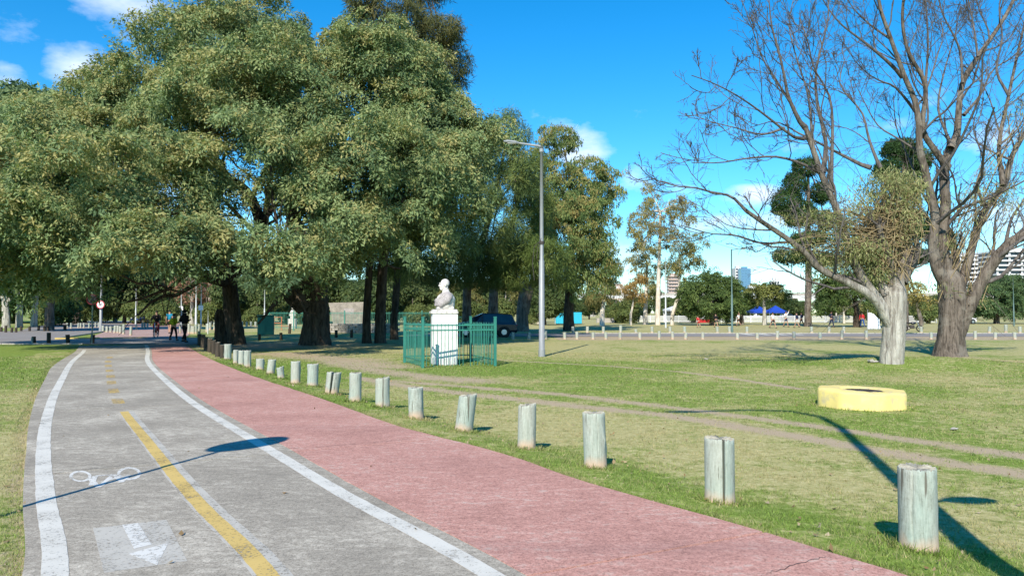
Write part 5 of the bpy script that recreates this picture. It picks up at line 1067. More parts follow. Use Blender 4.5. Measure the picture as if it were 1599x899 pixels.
if LV > 0:
  PR = {k: [proto(k, s) for s in sd] for k, sd in (('dense', (1, 2, 3)), ('tall', (4, 5)), ('low', (6, 7)))}
  HT = dict(dense=10, tall=15, low=5.2); cnt = {}
  def far_tree(kind, px, d, toppx, lab, group):
    k = rng.integers(0, len(PR[kind])); b = onground(px, d); s = ((488 - toppx) * d / FPX + 1.75) / HT[kind]; key = lab; cnt[key] = cnt.get(key, -1) + 1
    t = empty('tree', b, rng.random() * 6, label=lab % ORD[cnt[key]], cat='tree', group=group)
    t.scale = (s * (.95 + .3 * rng.random()), s * (.95 + .3 * rng.random()), s)
    for m, n in zip(PR[kind][k], ('trunk', 'crown')): link(n, m, t, kind='stuff' if n == 'crown' else None)
  for i, px in enumerate(np.linspace(-60, 860, 30)): far_tree('dense', px + rng.normal() * 6, 128 + rng.normal() * 9, 424 + rng.normal() * 9 if px < 640 else 440 + rng.normal() * 8, 'dark far tree filling gaps under the big crowns, %s from left', 'far dark trees behind the big trees')
  for i, px in enumerate(np.linspace(-30, 835, 19)): far_tree('low', px + rng.normal() * 6, 112 + rng.normal() * 8, 470 + rng.normal() * 5, 'low shrubby tree in the shade behind the big trees, %s from left', 'low shrubby trees in the shade belt')
  for i, px in enumerate([700, 745, 790, 840, 868]): far_tree('tall', px, 118, 430, 'thin pale trunked tree behind the dark car, %s from the left', 'thin trees behind the dark car')
  for i, px in enumerate(np.linspace(870, 1660, 30)): far_tree('dense', px + rng.normal() * 5, 205 + rng.normal() * 12, 464 + rng.normal() * 5, 'distant green skyline tree beyond the white fence, %s from left', 'distant trees on the skyline at the right')
  for i, px in enumerate([962, 975, 1075, 1090, 1290, 1305, 1318, 1372, 1420, 1450, 1500]): far_tree('tall' if i in (4, 5, 6) else 'low', px, 135 + rng.normal() * 8, 432 if i in (4, 5, 6) else 470 + rng.normal() * 4, 'middle distance tree near the white fence, %s from left', 'middle distance trees by the white fence')
# ------------------------------------------------------------------ people
def skin(name, V, E, Rr, m, parent, root=0, lev=1):
    me = bpy.data.meshes.new(name); me.from_pydata([tuple(map(float, v)) for v in V], E, []); me.update(); me.materials.append(m)
    o = bpy.data.objects.new(name, me); COL.objects.link(o); o.parent = parent
    s = o.modifiers.new('skin', 'SKIN'); s.use_smooth_shade = True; d = me.skin_vertices[0].data
    for i, r in enumerate(Rr): d[i].radius = (r, r) if np.isscalar(r) else r
    d[root].use_root = True
    u = o.modifiers.new('sub', 'SUBSURF'); u.levels = lev; u.render_levels = lev; return o
def person(loc, rz, h, label, top, bottom, hair=M_HAIR, sk=M_SKIN, stride=.18, arms=('down', 'down'), lean=0., shorts=False, sleeves=True, sit=False, group=None, hood=False, shoes=M_BLACK, pack=None, bare=None):
    """x = the person's left/right, -y = the way they face"""
    s = h / 1.75; t = empty('person', loc, rz, label=label, cat='person', group=group); S = lambda *v: np.array(v) * s
    hip = S(0, 0, .95); L = {}
    for sg, k in ((-1, 'r'), (1, 'l')):
        f = stride * sg
        if sit: L[k] = [S(.09 * sg, 0, .93), S(.15 * sg, -.36, .80 - .18 * (sg > 0)), S(.12 * sg, -.24, .36 - .12 * (sg > 0))]
        else: L[k] = [S(.09 * sg, 0, .92), S(.10 * sg, -f * .6 - .03, .50), S(.10 * sg, -f * 1.0 + (.10 if f < 0 else -.02), .09 + (.06 if f < -.15 else 0))]
    ly = -lean
    neck = S(0, ly * 1.0, 1.47 - abs(lean) * .15); chest = S(0, ly * .75, 1.28 - abs(lean) * .08); belly = S(0, ly * .3, 1.08)
    A = {}
    for sg, k, a in ((-1, 'r', arms[0]), (1, 'l', arms[1])):
        sh = neck + S(.185 * sg, 0, -.06)
        if a == 'down': el = sh + S(.06 * sg, .03, -.29); ha = el + S(.02 * sg, -.07, -.25)
        elif a == 'bent': el = sh + S(.07 * sg, .10, -.27); ha = el + S(-.04 * sg, -.22, .07)
        elif a == 'bar': el = sh + S(.09 * sg, -.16, -.22); ha = el + S(-.02 * sg, -.22, -.10)
        elif a == 'up': el = sh + S(.15 * sg, -.05, .12); ha = el + S(.0 * sg, -.10, .24)
        else: el = sh + S(.26 * sg, 0, -.08); ha = el + S(.22 * sg, -.05, .05)
        A[k] = [sh, el, ha]
    head = neck + S(0, -.02 - lean * .1, .165)
    V = [hip, belly, chest, neck, head - S(0, 0, .06), head + S(0, .005, .04)]; E = [(0, 1), (1, 2), (2, 3), (3, 4), (4, 5)]; Rr = [.135*s, .13*s, .15*s, .058*s, .078*s, .088*s]
    for k in 'rl':
        b = len(V); V += list(L[k]) + [L[k][2] + S(0, -.14, -.055)]; E += [(0, b), (b, b+1), (b+1, b+2), (b+2, b+3)]; Rr += [.09*s, .058*s, .04*s, .034*s]
        b = len(V); V += list(A[k]); E += [(2, b), (b, b+1), (b+1, b+2)]; Rr += [.058*s, .042*s, .03*s]
        hd = A[k][2] - A[k][1]; hd = hd / np.linalg.norm(hd); sd = np.array([0, 1, 0]) - hd * hd[1]; sd /= np.linalg.norm(sd); pm = A[k][2] + hd * .07 * s
        V.append(pm); E.append((b + 2, b + 3)); Rr.append(.032*s); pi_ = b + 3
        for j, q in enumerate((-.03, -.01, .01, .03)):
            c = len(V); V += [pm + hd * .035*s + sd * q*s, pm + hd * (.085 - abs(j - 1.4) * .007)*s + sd * q*1.1*s]; E += [(pi_, c), (c, c+1)]; Rr += [.0095*s, .0075*s]
        c = len(V); V += [pm - hd * .01*s - sd * .045*s, pm + hd * .03*s - sd * .065*s]; E += [(pi_, c), (c, c+1)]; Rr += [.011*s, .008*s]
    skin('body', V, E, Rr, sk, t)
    # garments follow the same joints a little wider
    V = [hip + S(0, 0, .03), belly, chest, neck - S(0, 0, .045)]; E = [(0, 1), (1, 2), (2, 3)]; Rr = [(.175*s, .16*s), (.175*s, .16*s), (.20*s, .185*s), (.09*s, .085*s)]
    if top is not None:
        for k in 'rl':
            b = len(V); e = A[k][1] if not sleeves else A[k][2]; V += [A[k][0], A[k][1] if sleeves else A[k][0] * .45 + A[k][1] * .55]; E += [(2, b), (b, b+1)]; Rr += [.082*s, .062*s]
            if sleeves: V.append(A[k][2] * .95 + A[k][1] * .05); E.append((b+1, b+2)); Rr.append(.044*s)
        skin('jacket' if sleeves else 'shirt', V, E, Rr, top, t, 2)
    V = [hip + S(0, 0, .04), hip - S(0, 0, .02)]; E = [(0, 1)]; Rr = [(.165*s, .155*s), (.17*s, .155*s)]
    for k in 'rl':
        b = len(V); kn = L[k][1] if not shorts else L[k][0] * .25 + L[k][1] * .75; V += [L[k][0] - S(0, 0, .03), kn]; E += [(1, b), (b, b+1)]; Rr += [.105*s, .082*s if shorts else .072*s]
        if not shorts: V.append(L[k][2] + S(0, 0, .02)); E.append((b+1, b+2)); Rr.append(.058*s)
    skin('shorts' if shorts else 'trousers', V, E, Rr, bottom, t, 1)
    for k in 'rl':
        a = L[k][2]; MB().box(a + S(0, -.06, -.035), (.085*s, .25*s, .09*s), 0, .02*s, top=.75).build('shoe', shoes, t)
    m_ = MB().ball(head + S(0, .02, .045), (.088*s, .10*s, .095*s), 12, 8); 
    if hood: m_.ball(neck + S(0, .02, .03), (.11*s, .11*s, .08*s), 10, 6)
    m_.build('hair', hair, t, smoothf=True)
    MB().tube([head + S(0, -.088, .0), head + S(0, -.108, -.03)], [.01*s, .016*s], 6).build('nose', sk, t)
    for sg in (-1, 1): MB().ball(head + S(.034*sg, -.082, .005), .011*s, 6, 4).build('eye', M_HAIR, t)
    MB().box(head + S(0, -.082, -.062), (.045*s, .012*s, .008*s)).build('mouth', M_SRED, t)
    if pack is not None: MB().box(chest + S(0, .17, -.02), (.28*s, .14*s, .40*s), 0, .03*s, top=.8).build('vest_panel', pack, t)
    return t
def pp(px, py): return at(px, py)
if LV > 0:
  b = at(288, 535); person(b, R(180 - 14), 1.80, 'person in black hoodie and black tights walking away, rightmost on the far path', CL['black'], CL['black'], stride=.2, arms=('bent', 'bent'), hood=True, hair=CL['black'])
  b = at(271, 532); person(b, R(180 - 10), 1.58, 'person in lime green top and dark trousers walking away beside the one in black', CL['lime'], CL['black'], stride=-.16, arms=('bent', 'bent'), pack=CL['lime'])
  b = at(264.5, 520.5); person(b, R(180), 1.86, 'person in teal shirt and dark shorts walking away ahead of the lime green top', CL['teal'], CL['black'], stride=.14, arms=('bent', 'down'), shorts=True, sleeves=False)
  RP = [(1091, 511.5, 'person in red shirt bending near the long white fence, leftmost of the players', 'red', 'red', 1.45, dict(lean=.25, shorts=True, sleeves=False)),
   (1118, 511, 'person in black clothes crouching slightly, just left of the slim green lamp', 'black', 'black', 1.7, dict(lean=.12, shorts=True, stride=.3, arms=('bent', 'bent'))),
   (1153, 509, 'person in white shirt and black shorts right of the slim green lamp', 'white', 'black', 1.7, dict(shorts=True, sleeves=False, arms=('up', 'bent'))),
   (1206.5, 512.5, 'person in white shirt and black shorts walking below the blue tents', 'white', 'black', 1.8, dict(shorts=True, stride=.3, sleeves=False)),
   (1227, 510.5, 'tall person in white top and navy shorts beside two in navy jackets', 'white', 'navy', 1.95, dict(shorts=True, sleeves=True, arms=('bent', 'up'))),
   (1244, 511.5, 'person in navy jacket and white shorts, left of a similar navy jacket', 'navy', 'white', 1.8, dict(shorts=True)),
   (1251.5, 508.8, 'person in dark navy tracksuit close behind the one in white shorts', 'navy', 'black', 1.8, dict(arms=('bent', 'down'))),
   (1298, 511, 'person in blue navy tracksuit standing alone right of the tall conifer trunk', 'navy', 'navy', 1.95, dict(arms=('bent', 'down'))),
   (1346.5, 511, 'person in red jacket and blue trousers left of the pale furrowed trunk', 'red', 'blue', 1.9, dict(lean=.12, stride=.22)),]
  for px, py, lab, a, c, h, kw in RP: person(onground(px, 1.77 * FPX / (py - 488)), R(rng.uniform(-60, 60) + (180 if rng.random() < .5 else 0)), h, lab, CL[a], CL[c], group='people on the field beyond the park road', **kw)

# ------------------------------------------------------------------ bicycle, motorcycle, cars
def wheel(parent, c, r, w, axis_rot=0, tyre=M_BLACK, rim=M_CHROME, name='wheel', spokes=8):
    """wheel in the y-z plane"""
    V = []; F = []; n = 28; k = 8
    for i in range(n):
        a = 2*pi*i/n
        for j in range(k):
            q = 2*pi*j/k; rr = r - w/2 + w/2*cos(q); V.append((c[0] + w/2*sin(q), c[1] + rr*cos(a), c[2] + rr*sin(a)))
    F = [(i*k+j, ((i+1) % n)*k+j, ((i+1) % n)*k+(j+1) % k, i*k+(j+1) % k) for i in range(n) for j in range(k)]
    o = obj(name, V, F, tyre, parent, False, smoothf=True)
    m_ = MB(); m_.tube([(c[0]-w*.4, c[1], c[2]), (c[0]+w*.4, c[1], c[2])], [r*.13]*2, 10)
    for i in range(spokes):
        a = pi*2*i/spokes; m_.tube([(c[0], c[1], c[2]), (c[0], c[1]+(r-w*.6)*cos(a), c[2]+(r-w*.6)*sin(a))], [max(.004, r*.02)]*2, 4)
    m_.build('rim', rim, o); return o
if LV > 0:
  b = at(243.5, 526.5); rz = R(14)
  bc = empty('bicycle', b, rz, label='bicycle ridden toward the camera along the far path', cat='bicycle')
  wheel(bc, (0, -.52, .34), .34, .045, spokes=12); wheel(bc, (0, .52, .34), .34, .045, spokes=12)
  MB().tube([(0, .52, .34), (0, .12, .80)], [.014]*2, 6).tube([(0, .12, .88), (0, .05, .30)], [.017]*2, 6).tube([(0, .12, .80), (0, -.36, .86)], [.018]*2, 6).tube([(0, .05, .30), (0, -.38, .76)], [.02]*2, 6).tube([(0, .05, .3), (0, .52, .34)], [.014]*2, 6).build('frame', CL['red'], bc)
  MB().tube([(0, -.36, .98), (0, -.52, .34)], [.018]*2, 6).build('fork', M_CHROME, bc)
  MB().tube([(-.28, -.30, 1.02), (-.1, -.38, 1.0), (.1, -.38, 1.0), (.28, -.30, 1.02)], [.014]*4, 6).build('handlebar', M_BLACK, bc)
  MB().box((0, .16, .92), (.13, .26, .06), 0, .02).build('saddle', M_BLACK, bc)
  person(b + np.array([0, .15, .06]), rz, 1.75, 'cyclist in dark jacket and red trousers riding toward the camera on the far path', CL['black'], CL['maroon'], sit=True, arms=('bar', 'bar'), lean=.18)
  b = onground(1424, 70)
  mc = empty('motorcycle', b + [0, 0, .02], R(75), label='dark motorcycle parked between the two big trunks beyond the lawn', cat='motorcycle')
  wheel(mc, (0, -.62, .31), .31, .10); wheel(mc, (0, .62, .31), .31, .11)
  MB().ball((0, -.08, .78), (.14, .26, .13), 12, 8).build('tank', M_NAVY, mc, smoothf=True); MB().box((0, .38, .80), (.22, .60, .10), R(0), .03).build('seat', M_BLACK, mc)
  MB().box((0, .02, .45), (.26, .40, .34), 0, .05).build('engine', M_IRON, mc); MB().tube([(.06, -.40, .98), (.06, -.62, .31)], [.025]*2, 6).tube([(-.06, -.40, .98), (-.06, -.62, .31)], [.025]*2, 6).build('fork', M_CHROME, mc)
  MB().tube([(-.34, -.25, 1.05), (0, -.4, 1.0), (.34, -.25, 1.05)], [.016]*3, 6).build('handlebar', M_BLACK, mc); MB().tube([(.14, .0, .3), (.16, .7, .36)], [.04]*2, 8).build('exhaust', M_CHROME, mc)
  MB().tube([(0, .1, .6), (0, .62, .31)], [.03]*2, 6).tube([(0, -.35, .9), (0, .3, .72)], [.03]*2, 6).build('frame', M_IRON, mc); MB().ball((0, -.5, .92), (.09, .08, .09), 8, 6).build('headlight', M_LIGHTG, mc)
def car(loc, rz, prof, paint, label, name='car', hw=.92, group=None):
    """prof = list of (x, z_sill, z_belt, z_roof, roof half width factor); front at +x"""
    t = empty(name, loc, rz, label=label, cat='car', group=group); V = []; F = []
    for x, zs, zb, zr, k in prof:
        e = hw * (1 - .10 * (abs(x) / prof[-1][0]) ** 4)
        V += [(x, -e * .94, zs), (x, -e, zs + .2), (x, -e * 1.0, zb - .12), (x, -e * .96, zb), (x, -e * k, zr - .05), (x, -e * k * .8, zr), (x, e * k * .8, zr), (x, e * k, zr - .05), (x, e * .96, zb), (x, e, zb - .12), (x, e, zs + .2), (x, e * .94, zs)]
    n = 12
    for j in range(len(prof) - 1):
        for i in range(n): F.append((j*n+i, j*n+(i+1) % n, (j+1)*n+(i+1) % n, (j+1)*n+i))
    F += [tuple(range(n))[::-1], tuple(range((len(prof)-1)*n, len(prof)*n))]
    obj('body', V, F, paint, t, False, smoothf=False)
    # glass a few millimetres proud of the cabin
    cab = [j for j in range(len(prof)) if prof[j][3] - prof[j][2] > .3]
    for s in (-1, 1):
        for a, c in zip(cab[:-1], cab[1:]):
            pa, pc = prof[a], prof[c]; q = []
            for p_, ins in ((pa, .06), (pc, -.06)):
                e = hw * (1 - .10 * (abs(p_[0]) / prof[-1][0]) ** 4); q.append((p_[0] + ins, e, p_))
            (x0, e0, p0), (x1, e1, p1) = q; f = lambda e, p_, u: (e * (.96 * (1-u) + p_[4] * u) + .006, p_[2] * (1-u) + (p_[3] - .05) * u)
            vv = []
            for x, e, p_, u in ((x0, e0, p0, .08), (x1, e1, p1, .08), (x1, e1, p1, .88), (x0, e0, p0, .88)): y, z = f(e, p_, u); vv.append((x, s * y, z))
            obj('side_window', vv, [(0, 1, 2, 3)], M_GLASSD, t, False)
    for a, c, nm in ((cab[0] - 1, cab[0], 'rear_window'), (cab[-1], cab[-1] + 1, 'windscreen')):
        pa, pc = prof[a], prof[c]; q = []
        for p_, u in ((pa, .0), (pc, 0.)):
            for s in (-1, 1): q.append((p_[0], s * hw * p_[4] * .8 * .95, p_[3] + .008))
        obj(nm, [q[0], q[1], q[3], q[2]], [(0, 1, 2, 3)], M_GLASSD, t, False)
    Lx = prof[-1][0]
    for sx in (-1, 1):
        for sy in (-1, 1):
            w = empty('wheel', (sx * Lx * .60, sy * (hw - .10), .36), R(90)); w.parent = t
            wheel(w, (0, 0, 0), .36, .24, spokes=5, name='tyre')
            MB().tube([(-.131, 0, 0), (.131, 0, 0)], [.2] * 2, 14).build('hub_cap', M_CHROME, w)
            MB().tube([(sx * Lx * .60, sy * hw * 1.003, .36), (sx * Lx * .60, sy * (hw - .1), .36)], [.43] * 2, 20).build('wheel_arch', M_BLACK, t)
            MB().box((sx * (Lx - .04), sy * hw * .68, .86), (.14, .34, .13), 0, .02).build('headlight' if sx > 0 else 'tail_light', M_LIGHTG if sx > 0 else M_SRED, t)
            MB().box((sx * Lx * .15, sy * (hw + .005), .92), (.14, .02, .025)).build('door_handle', M_CHROME, t)
    for sy in (-1, 1): MB().box((Lx * .36, sy * (hw + .09), 1.05), (.12, .16, .12), 0, .02).build('mirror', paint, t)
    MB().box((Lx * .995, 0, .45), (.08, hw * 1.7, .22), 0, .02).box((-Lx * .995, 0, .45), (.08, hw * 1.7, .22), 0, .02).build('bumper', M_BLACK, t); return t
SUVP = [(-2.3, .35, .85, .95, .8), (-2.2, .3, 1.0, 1.12, .82), (-1.95, .3, 1.02, 1.62, .78), (-.9, .28, 1.02, 1.72, .8), (.1, .28, 1.0, 1.72, .8), (.75, .28, .98, 1.45, .8), (1.25, .3, .96, 1.08, .9), (2.1, .32, .86, .95, .9), (2.3, .38, .7, .8, .85)]
HATCH = [(-1.9, .35, .8, .9, .8), (-1.8, .3, .92, 1.05, .82), (-1.5, .28, .94, 1.42, .78), (-.5, .26, .94, 1.48, .8), (.3, .26, .92, 1.44, .8), (1.1, .28, .9, 1.0, .9), (1.7, .3, .78, .86, .9), (1.9, .36, .65, .72, .85)]
if LV > 0:
  b = onground(756, 55); car(b + [0, 0, .015], R(186), SUVP, M_NAVY, 'dark navy family car parked behind the right side of the railing', 'parked_car')
  b = onground(227, 112); car(b + [0, 0, .02], R(245), HATCH, M_CARB, 'blue car in the distance behind the cyclist', 'parked_car')
  b = onground(1502, 118); car(b + [0, 0, .02], R(8), HATCH, M_CARW, 'white car far behind the giant leafless tree', 'parked_car')

# ------------------------------------------------------------------ fences, cabinets, monument, tents
def picket_fence(px0, px1, d0, d1, h, lab, m, seg=2.5, gap=.16, w=.07, group=None):
    a = onground(px0, d0); b = onground(px1, d1); L = np.linalg.norm(b - a); an = math.atan2(b[1] - a[1], b[0] - a[0]); t = empty('long_fence', a, an, label=lab, cat='fence', group=group)
    n = int(L / seg)
    pm = MB().box((0, 0, h * .52), (.09, .09, h * 1.05)).me('post', m); m_ = MB()
    for i in range(n + 1):
        o = link('post', pm, t); o.location.x = L * i / n
    for i in range(int(L / gap)): m_.box((i * gap + gap / 2, 0, h * .52), (w, .025, h * .92))
    m_.build('pickets', m, t, kind='stuff')
    MB().box((L / 2, 0, h * .9), (L, .05, .05)).box((L / 2, 0, h * .18), (L, .05, .05)).build('rail', m, t)
if LV > 0:
  picket_fence(950, 1335, 138, 132, 1.25, 'long low white fence across the far field left of the pale trunk', M_TENTW)
  picket_fence(1415, 1462, 128, 128, 1.3, 'short run of white fence between the two big trunks', M_TENTW)
  picket_fence(420, 700, 74, 72, 1.9, 'green iron playground fence behind the big dark trunks', M_GREENM, gap=.14, w=.025)
  picket_fence(700, 735, 70, 70, 1.5, 'short green fence right behind the bust', M_GREENM, gap=.14, w=.025)
  picket_fence(310, 400, 118, 118, 1.6, 'dark green fence far behind the leaning dark trunk', M_DKG, gap=.3, w=.04)
  b = onground(408, 59.5); t = empty('utility_cabinet', b, R(18), label='green metal cabinet beside the playground fence', cat='cabinet')
  MB().box((.35, 0, .78), (1.25, .8, 1.5), 0, .02).build('housing', M_GREENM, t); MB().box((.35, 0, 1.56), (1.34, .9, .06), 0, .01).build('lid', M_GREENM, t)
  for s in (-1, 1): MB().box((.35 + s * .3, -.41, .78), (.56, .02, 1.36), 0, .005).build('door', M_GREENM, t)
  # trapezoid stone monument on a low wall
  b = onground(544, 76); t = empty('stone_monument', b, R(6), label='wide trapezoid grey stone monument seen between dark trunks', cat='monument')
  V = [(-1.35, -.5, .3), (1.35, -.5, .3), (1.35, .5, .3), (-1.35, .5, .3), (-1.9, -.5, 2.75), (1.75, -.5, 2.85), (1.75, .5, 2.85), (-1.9, .5, 2.75)]
  obj('slab', V, [(0, 1, 5, 4), (1, 2, 6, 5), (2, 3, 7, 6), (3, 0, 4, 7), (4, 5, 6, 7), (3, 2, 1, 0)], M_STONE, t, False); MB().box((0, 0, .15), (4.2, 1.6, .34), 0, .03).build('base', M_STONE, t); MB().box((.1, -.52, 1.9), (1.0, .03, .6), 0, .005).build('plaque', M_DRAPE, t)
  b = onground(552, 66); t = empty('low_stone_wall', b, R(3), label='low rough stone wall in front of the grey monument', cat='wall')
  blk = [MB().box((0, 0, 0), (.58, .4, .2), 0, .02).me('stone', M_STONE), MB().box((0, 0, 0), (.52, .42, .19), 0, .03).me('stone', M_KERB)]
  for r_ in range(4):
    for c_ in range(13):
        o = link('stone', blk[(r_ * 3 + c_) % 3 == 0], t); o.location = (-3.6 + c_ * .59 + (r_ % 2) * .28, rng.normal() * .01, .1 + r_ * .205)
  b = onground(457, 84); t = empty('pale_statue', b, 0, label='slim white statue on a plinth left of the stoutest trunk', cat='statue')
  lump('figure', [('t', [(0, 0, 1.1), (0, 0, 1.6), (.02, 0, 2.05)], [.26, .24, .2]), ('b', (.02, 0, 2.3), (.15, .15, .17)), ('t', [(-.2, 0, 1.9), (-.3, -.1, 1.4)], [.09, .07]), ('t', [(.22, 0, 1.9), (.3, -.1, 1.4)], [.09, .07])], M_MARBLE, t, .05); MB().box((0, 0, .55), (.8, .8, 1.1), 0, .03).build('plinth', M_MARBLE, t)
  b = onground(434, 78); t = empty('play_frame', b, 0, label='small orange play frame behind the playground fence', cat='play frame')
  mo = simple('orange_plastic', (.60, .16, .06)); MB().tube([(-.4, 0, 0), (-.4, 0, 1.3), (.4, 0, 1.3), (.4, 0, 0)], [.06] * 4, 8).build('hoop', mo, t); MB().box((0, 0, .7), (.8, .3, .08), 0, .02).box((.7, 0, .35), (.9, .35, .06), 0, .02).build('seat', mo, t)
  t = empty('wooden_bench', onground(90, 71), R(3), label='small wooden bench beside the dark trunk beyond the left road', cat='bench'); MB().box((0, 0, .48), (1.9, .45, .09), 0, .01).build('seat', M_TIPA, t)
  for s in (-1, 1): MB().box((s * .7, 0, .22), (.12, .38, .44)).build('leg', M_TIPA, t)
  b = onground(887, 118); t = empty('site_container', b, R(4), label='bright turquoise container beyond the dark twin trunk', cat='container')
  MB().box((0, 0, .95), (4.0, 2.2, 1.75), 0, .03).build('box', M_TURQ, t)
  for i in range(14): MB().box((-2.0 + i * .3, -1.11, .95), (.12, .05, 1.6)).build('rib', M_TURQ, t)
  def tent(px, d, w, h, peak, m, lab, group=None, walls=False):
    b = onground(px, d); t = empty('canopy_tent', b, R(rng.uniform(-8, 8)), label=lab, cat='tent', group=group); q = w / 2; n = 6
    V = []; F = []
    for i in range(n + 1):
        k = 1 - i / n; z = h + (peak - h) * (i / n) ** 1.25
        V += [(-q*k, -q*k, z), (q*k, -q*k, z), (q*k, q*k, z), (-q*k, q*k, z)]
    F = [(4*i+j, 4*i+(j+1) % 4, 4*i+4+(j+1) % 4, 4*i+4+j) for i in range(n) for j in range(4)]
    V += [(-q, -q, h - .3), (q, -q, h - .3), (q, q, h - .3), (-q, q, h - .3)]; b0 = 4 * (n + 1); F += [(b0+j, b0+(j+1) % 4, (j+1) % 4, j) for j in range(4)]
    obj('roof', V, F, m, t, False)
    for sx in (-1, 1):
        for sy in (-1, 1): MB().tube([(sx*q*.97, sy*q*.97, 0), (sx*q*.97, sy*q*.97, h)], [.04]*2, 6).build('leg', M_GALV, t)
    if walls: MB().box((0, q * .96, h / 2), (w * .94, .03, h * .96)).build('back_wall', m, t)
  tent(1184, 140, 3.2, 2.0, 3.1, M_TENTB, 'blue canopy tent, left one of the pair', 'canopy tents beyond the field'); tent(1211, 139, 3.4, 2.0, 3.1, M_TENTB, 'blue canopy tent, right one of the pair', 'canopy tents beyond the field')
  tent(1062, 142, 5.2, 2.4, 3.6, M_TENTW, 'large white canopy tent behind the sparse pale trunks', 'canopy tents beyond the field', True); tent(1084, 150, 3.2, 2.1, 3.0, M_TENTW, 'smaller white canopy tent right of the large one', 'canopy tents beyond the field', True)
  for k, (px, d, w, h, m, lab) in enumerate([(1083, 134, .8, 1.3, M_BLACK, 'dark bin left of the crouching player'), (1103, 134, 2.6, .55, CL['red'], 'red low barrier behind the red shirted player'), (1136, 134, .7, 1.4, M_NAVY, 'dark upright box behind the slim green lamp'), (945, 131, 3.0, .8, M_KERB, 'pale low boxes left end of the white fence')]):
    b = onground(px, d); t = empty('equipment_box', b, 0, label=lab, cat='box'); MB().box((0, 0, h / 2), (w, .6, h), 0, .03).build('body', m, t); MB().box((0, 0, h + .02), (w * 1.04, .64, .05), 0, .01).build('lid', m, t)
  for k, (px, d, rz_, pt_, lab) in enumerate([(1136, 160, 10, M_CARW, 'white car parked behind the white fence near the round green tree'), (1232, 158, -6, M_NAVY, 'dark car parked behind the white fence right of the blue tents')]):
    b = onground(px, d); car(b + [0, 0, .02], R(rz_), HATCH, pt_, lab, 'parked_car')
  # white cloth banner leaning by the pale trunk
  b = onground(1362, 78); t = empty('fabric_banner', b + [0, 0, .05], R(8), label='white and grey fabric banner standing left of the pale furrowed trunk', cat='banner')
  V = []; g = np.random.default_rng(8)
  for j in range(9):
    for i in range(9):
        u = i / 8; v = j / 8; V.append((-.55 + u * (1.5 - .1 * v) - .25 * v * (1 - u) * 0 + .25 * v * (0 if u > .5 else .3), -.06 * sin(9 * u + 3 * v), v * (1.75 - .9 * abs(u - .15) ** 1.3)))
  bn = obj('cloth', V, [(j*9+i, j*9+i+1, (j+1)*9+i+1, (j+1)*9+i) for j in range(8) for i in range(8)], simple('banner_print', (.78, .8, .82), (.35, .40, .46), 3.2, .8, .1, lo=.30, hi=.48), t, False, smoothf=True)
  s_ = bn.modifiers.new('thick', 'SOLIDIFY'); s_.thickness = .02; MB().tube([(-.6, 0, -.1), (-.5, 0, 2.05)], [.03]*2, 6).build('pole', M_GALV, t)

# ------------------------------------------------------------------ far buildings
def tower(px0, px1, top, d, floors, label, wall, glass, style='bands', depth=None, base=470, cols=8, rz=0., name='tower_block'):
    a = onground(px0, d); b = onground(px1, d); w = b[0] - a[0]; h = (488 - top) * d / FPX + 1.77; dp = depth or w * .7
    t = empty(name, ((a[0] + b[0]) / 2, d, -.2), rz, label=label, cat='building'); fh = h / floors
    if style == 'bands':      # balcony slabs in front of recessed glazing
        MB().box((0, dp / 2 + 1.2, h / 2), (w * .96, dp, h)).build('glazing', glass, t)
        sl = MB().box((0, dp / 2, 0), (w, dp + 2.2, fh * .34)).me('balcony_slab', wall)
        for i in range(floors): o = link('balcony_slab', sl, t); o.location.z = fh * (i + .85)
        co = MB().box((0, 0, h / 2), (w * .035, .5, h)).me('column', wall)
        for i in range(5): o = link('column', co, t); o.location = (-w * .46 + i * w * .23, .4, 0)
    else:
        MB().box((0, dp / 2, h / 2), (w, dp, h)).build('walls', wall, t); gw = w / cols; win = MB().box((0, -.08, 0), (gw * .62, .2, fh * .52)).me('window', glass)
        for i in range(int(floors)):
            z = fh * (i + .55)
            if z < (488 - base) * d / FPX: continue
            for c in range(cols): o = link('window', win, t); o.location = (-w / 2 + gw * (c + .5), 0, z)
    MB().box((0, dp / 2, h + fh * .25), (w * .5, dp * .5, fh * .9)).build('roof_house', wall, t); return t
if LV > 0:
  tower(1158, 1173, 419, 640, 16, 'narrow blue glass tower on the skyline, its right half', M_TGLASS, M_TGLASS, 'grid', cols=3, depth=10, name='glass_tower'); tower(1149, 1158.2, 418, 652, 16, 'white side of the narrow skyline tower with small windows', M_TOWER, M_TDARK, 'grid', cols=2, depth=10)
  tower(1500, 1548, 398, 520, 14, 'white apartment tower with dark balconies seen between the giant tree limbs', M_TOWER, M_TDARK); tower(1556, 1640, 391, 500, 14, 'larger white apartment tower with balconies at the right edge', M_TOWER, M_TDARK)
  tower(1205, 1218, 438, 620, 8, 'small white block right of the glass tower', M_TOWER, M_TDARK, 'grid', cols=3); tower(950, 982, 446, 420, 9, 'pink brick block low on the skyline behind the slender trees', M_BRICKT, M_TOWER, 'grid', cols=6); tower(1044, 1062, 430, 560, 12, 'pale pink tower behind the sparse pale trunked tree', M_BRICKT, M_TOWER, 'bands')
  tower(1494, 1520, 438, 470, 4, 'low white block under the apartment towers', M_TOWER, M_TDARK, 'grid', cols=6)
  tower(1166, 1188, 452, 300, 4, 'pale grandstand-like block above the blue tents', M_TOWER, M_TDARK, 'grid', cols=4)
  b = onground(1240, 330); t = empty('overpass', b, 0, label='long pale elevated road deck crossing behind the trees on the right', cat='bridge')
  MB().box((0, 0, 8.6), (190, 9, 1.3)).build('deck', M_TOWER, t); MB().box((0, -4.4, 9.7), (190, .3, .9)).build('parapet', M_KERB, t)
  for i in range(9): MB().box((-88 + i * 22, 0, 4), (2.2, 3, 8)).build('pier', M_KERB, t)

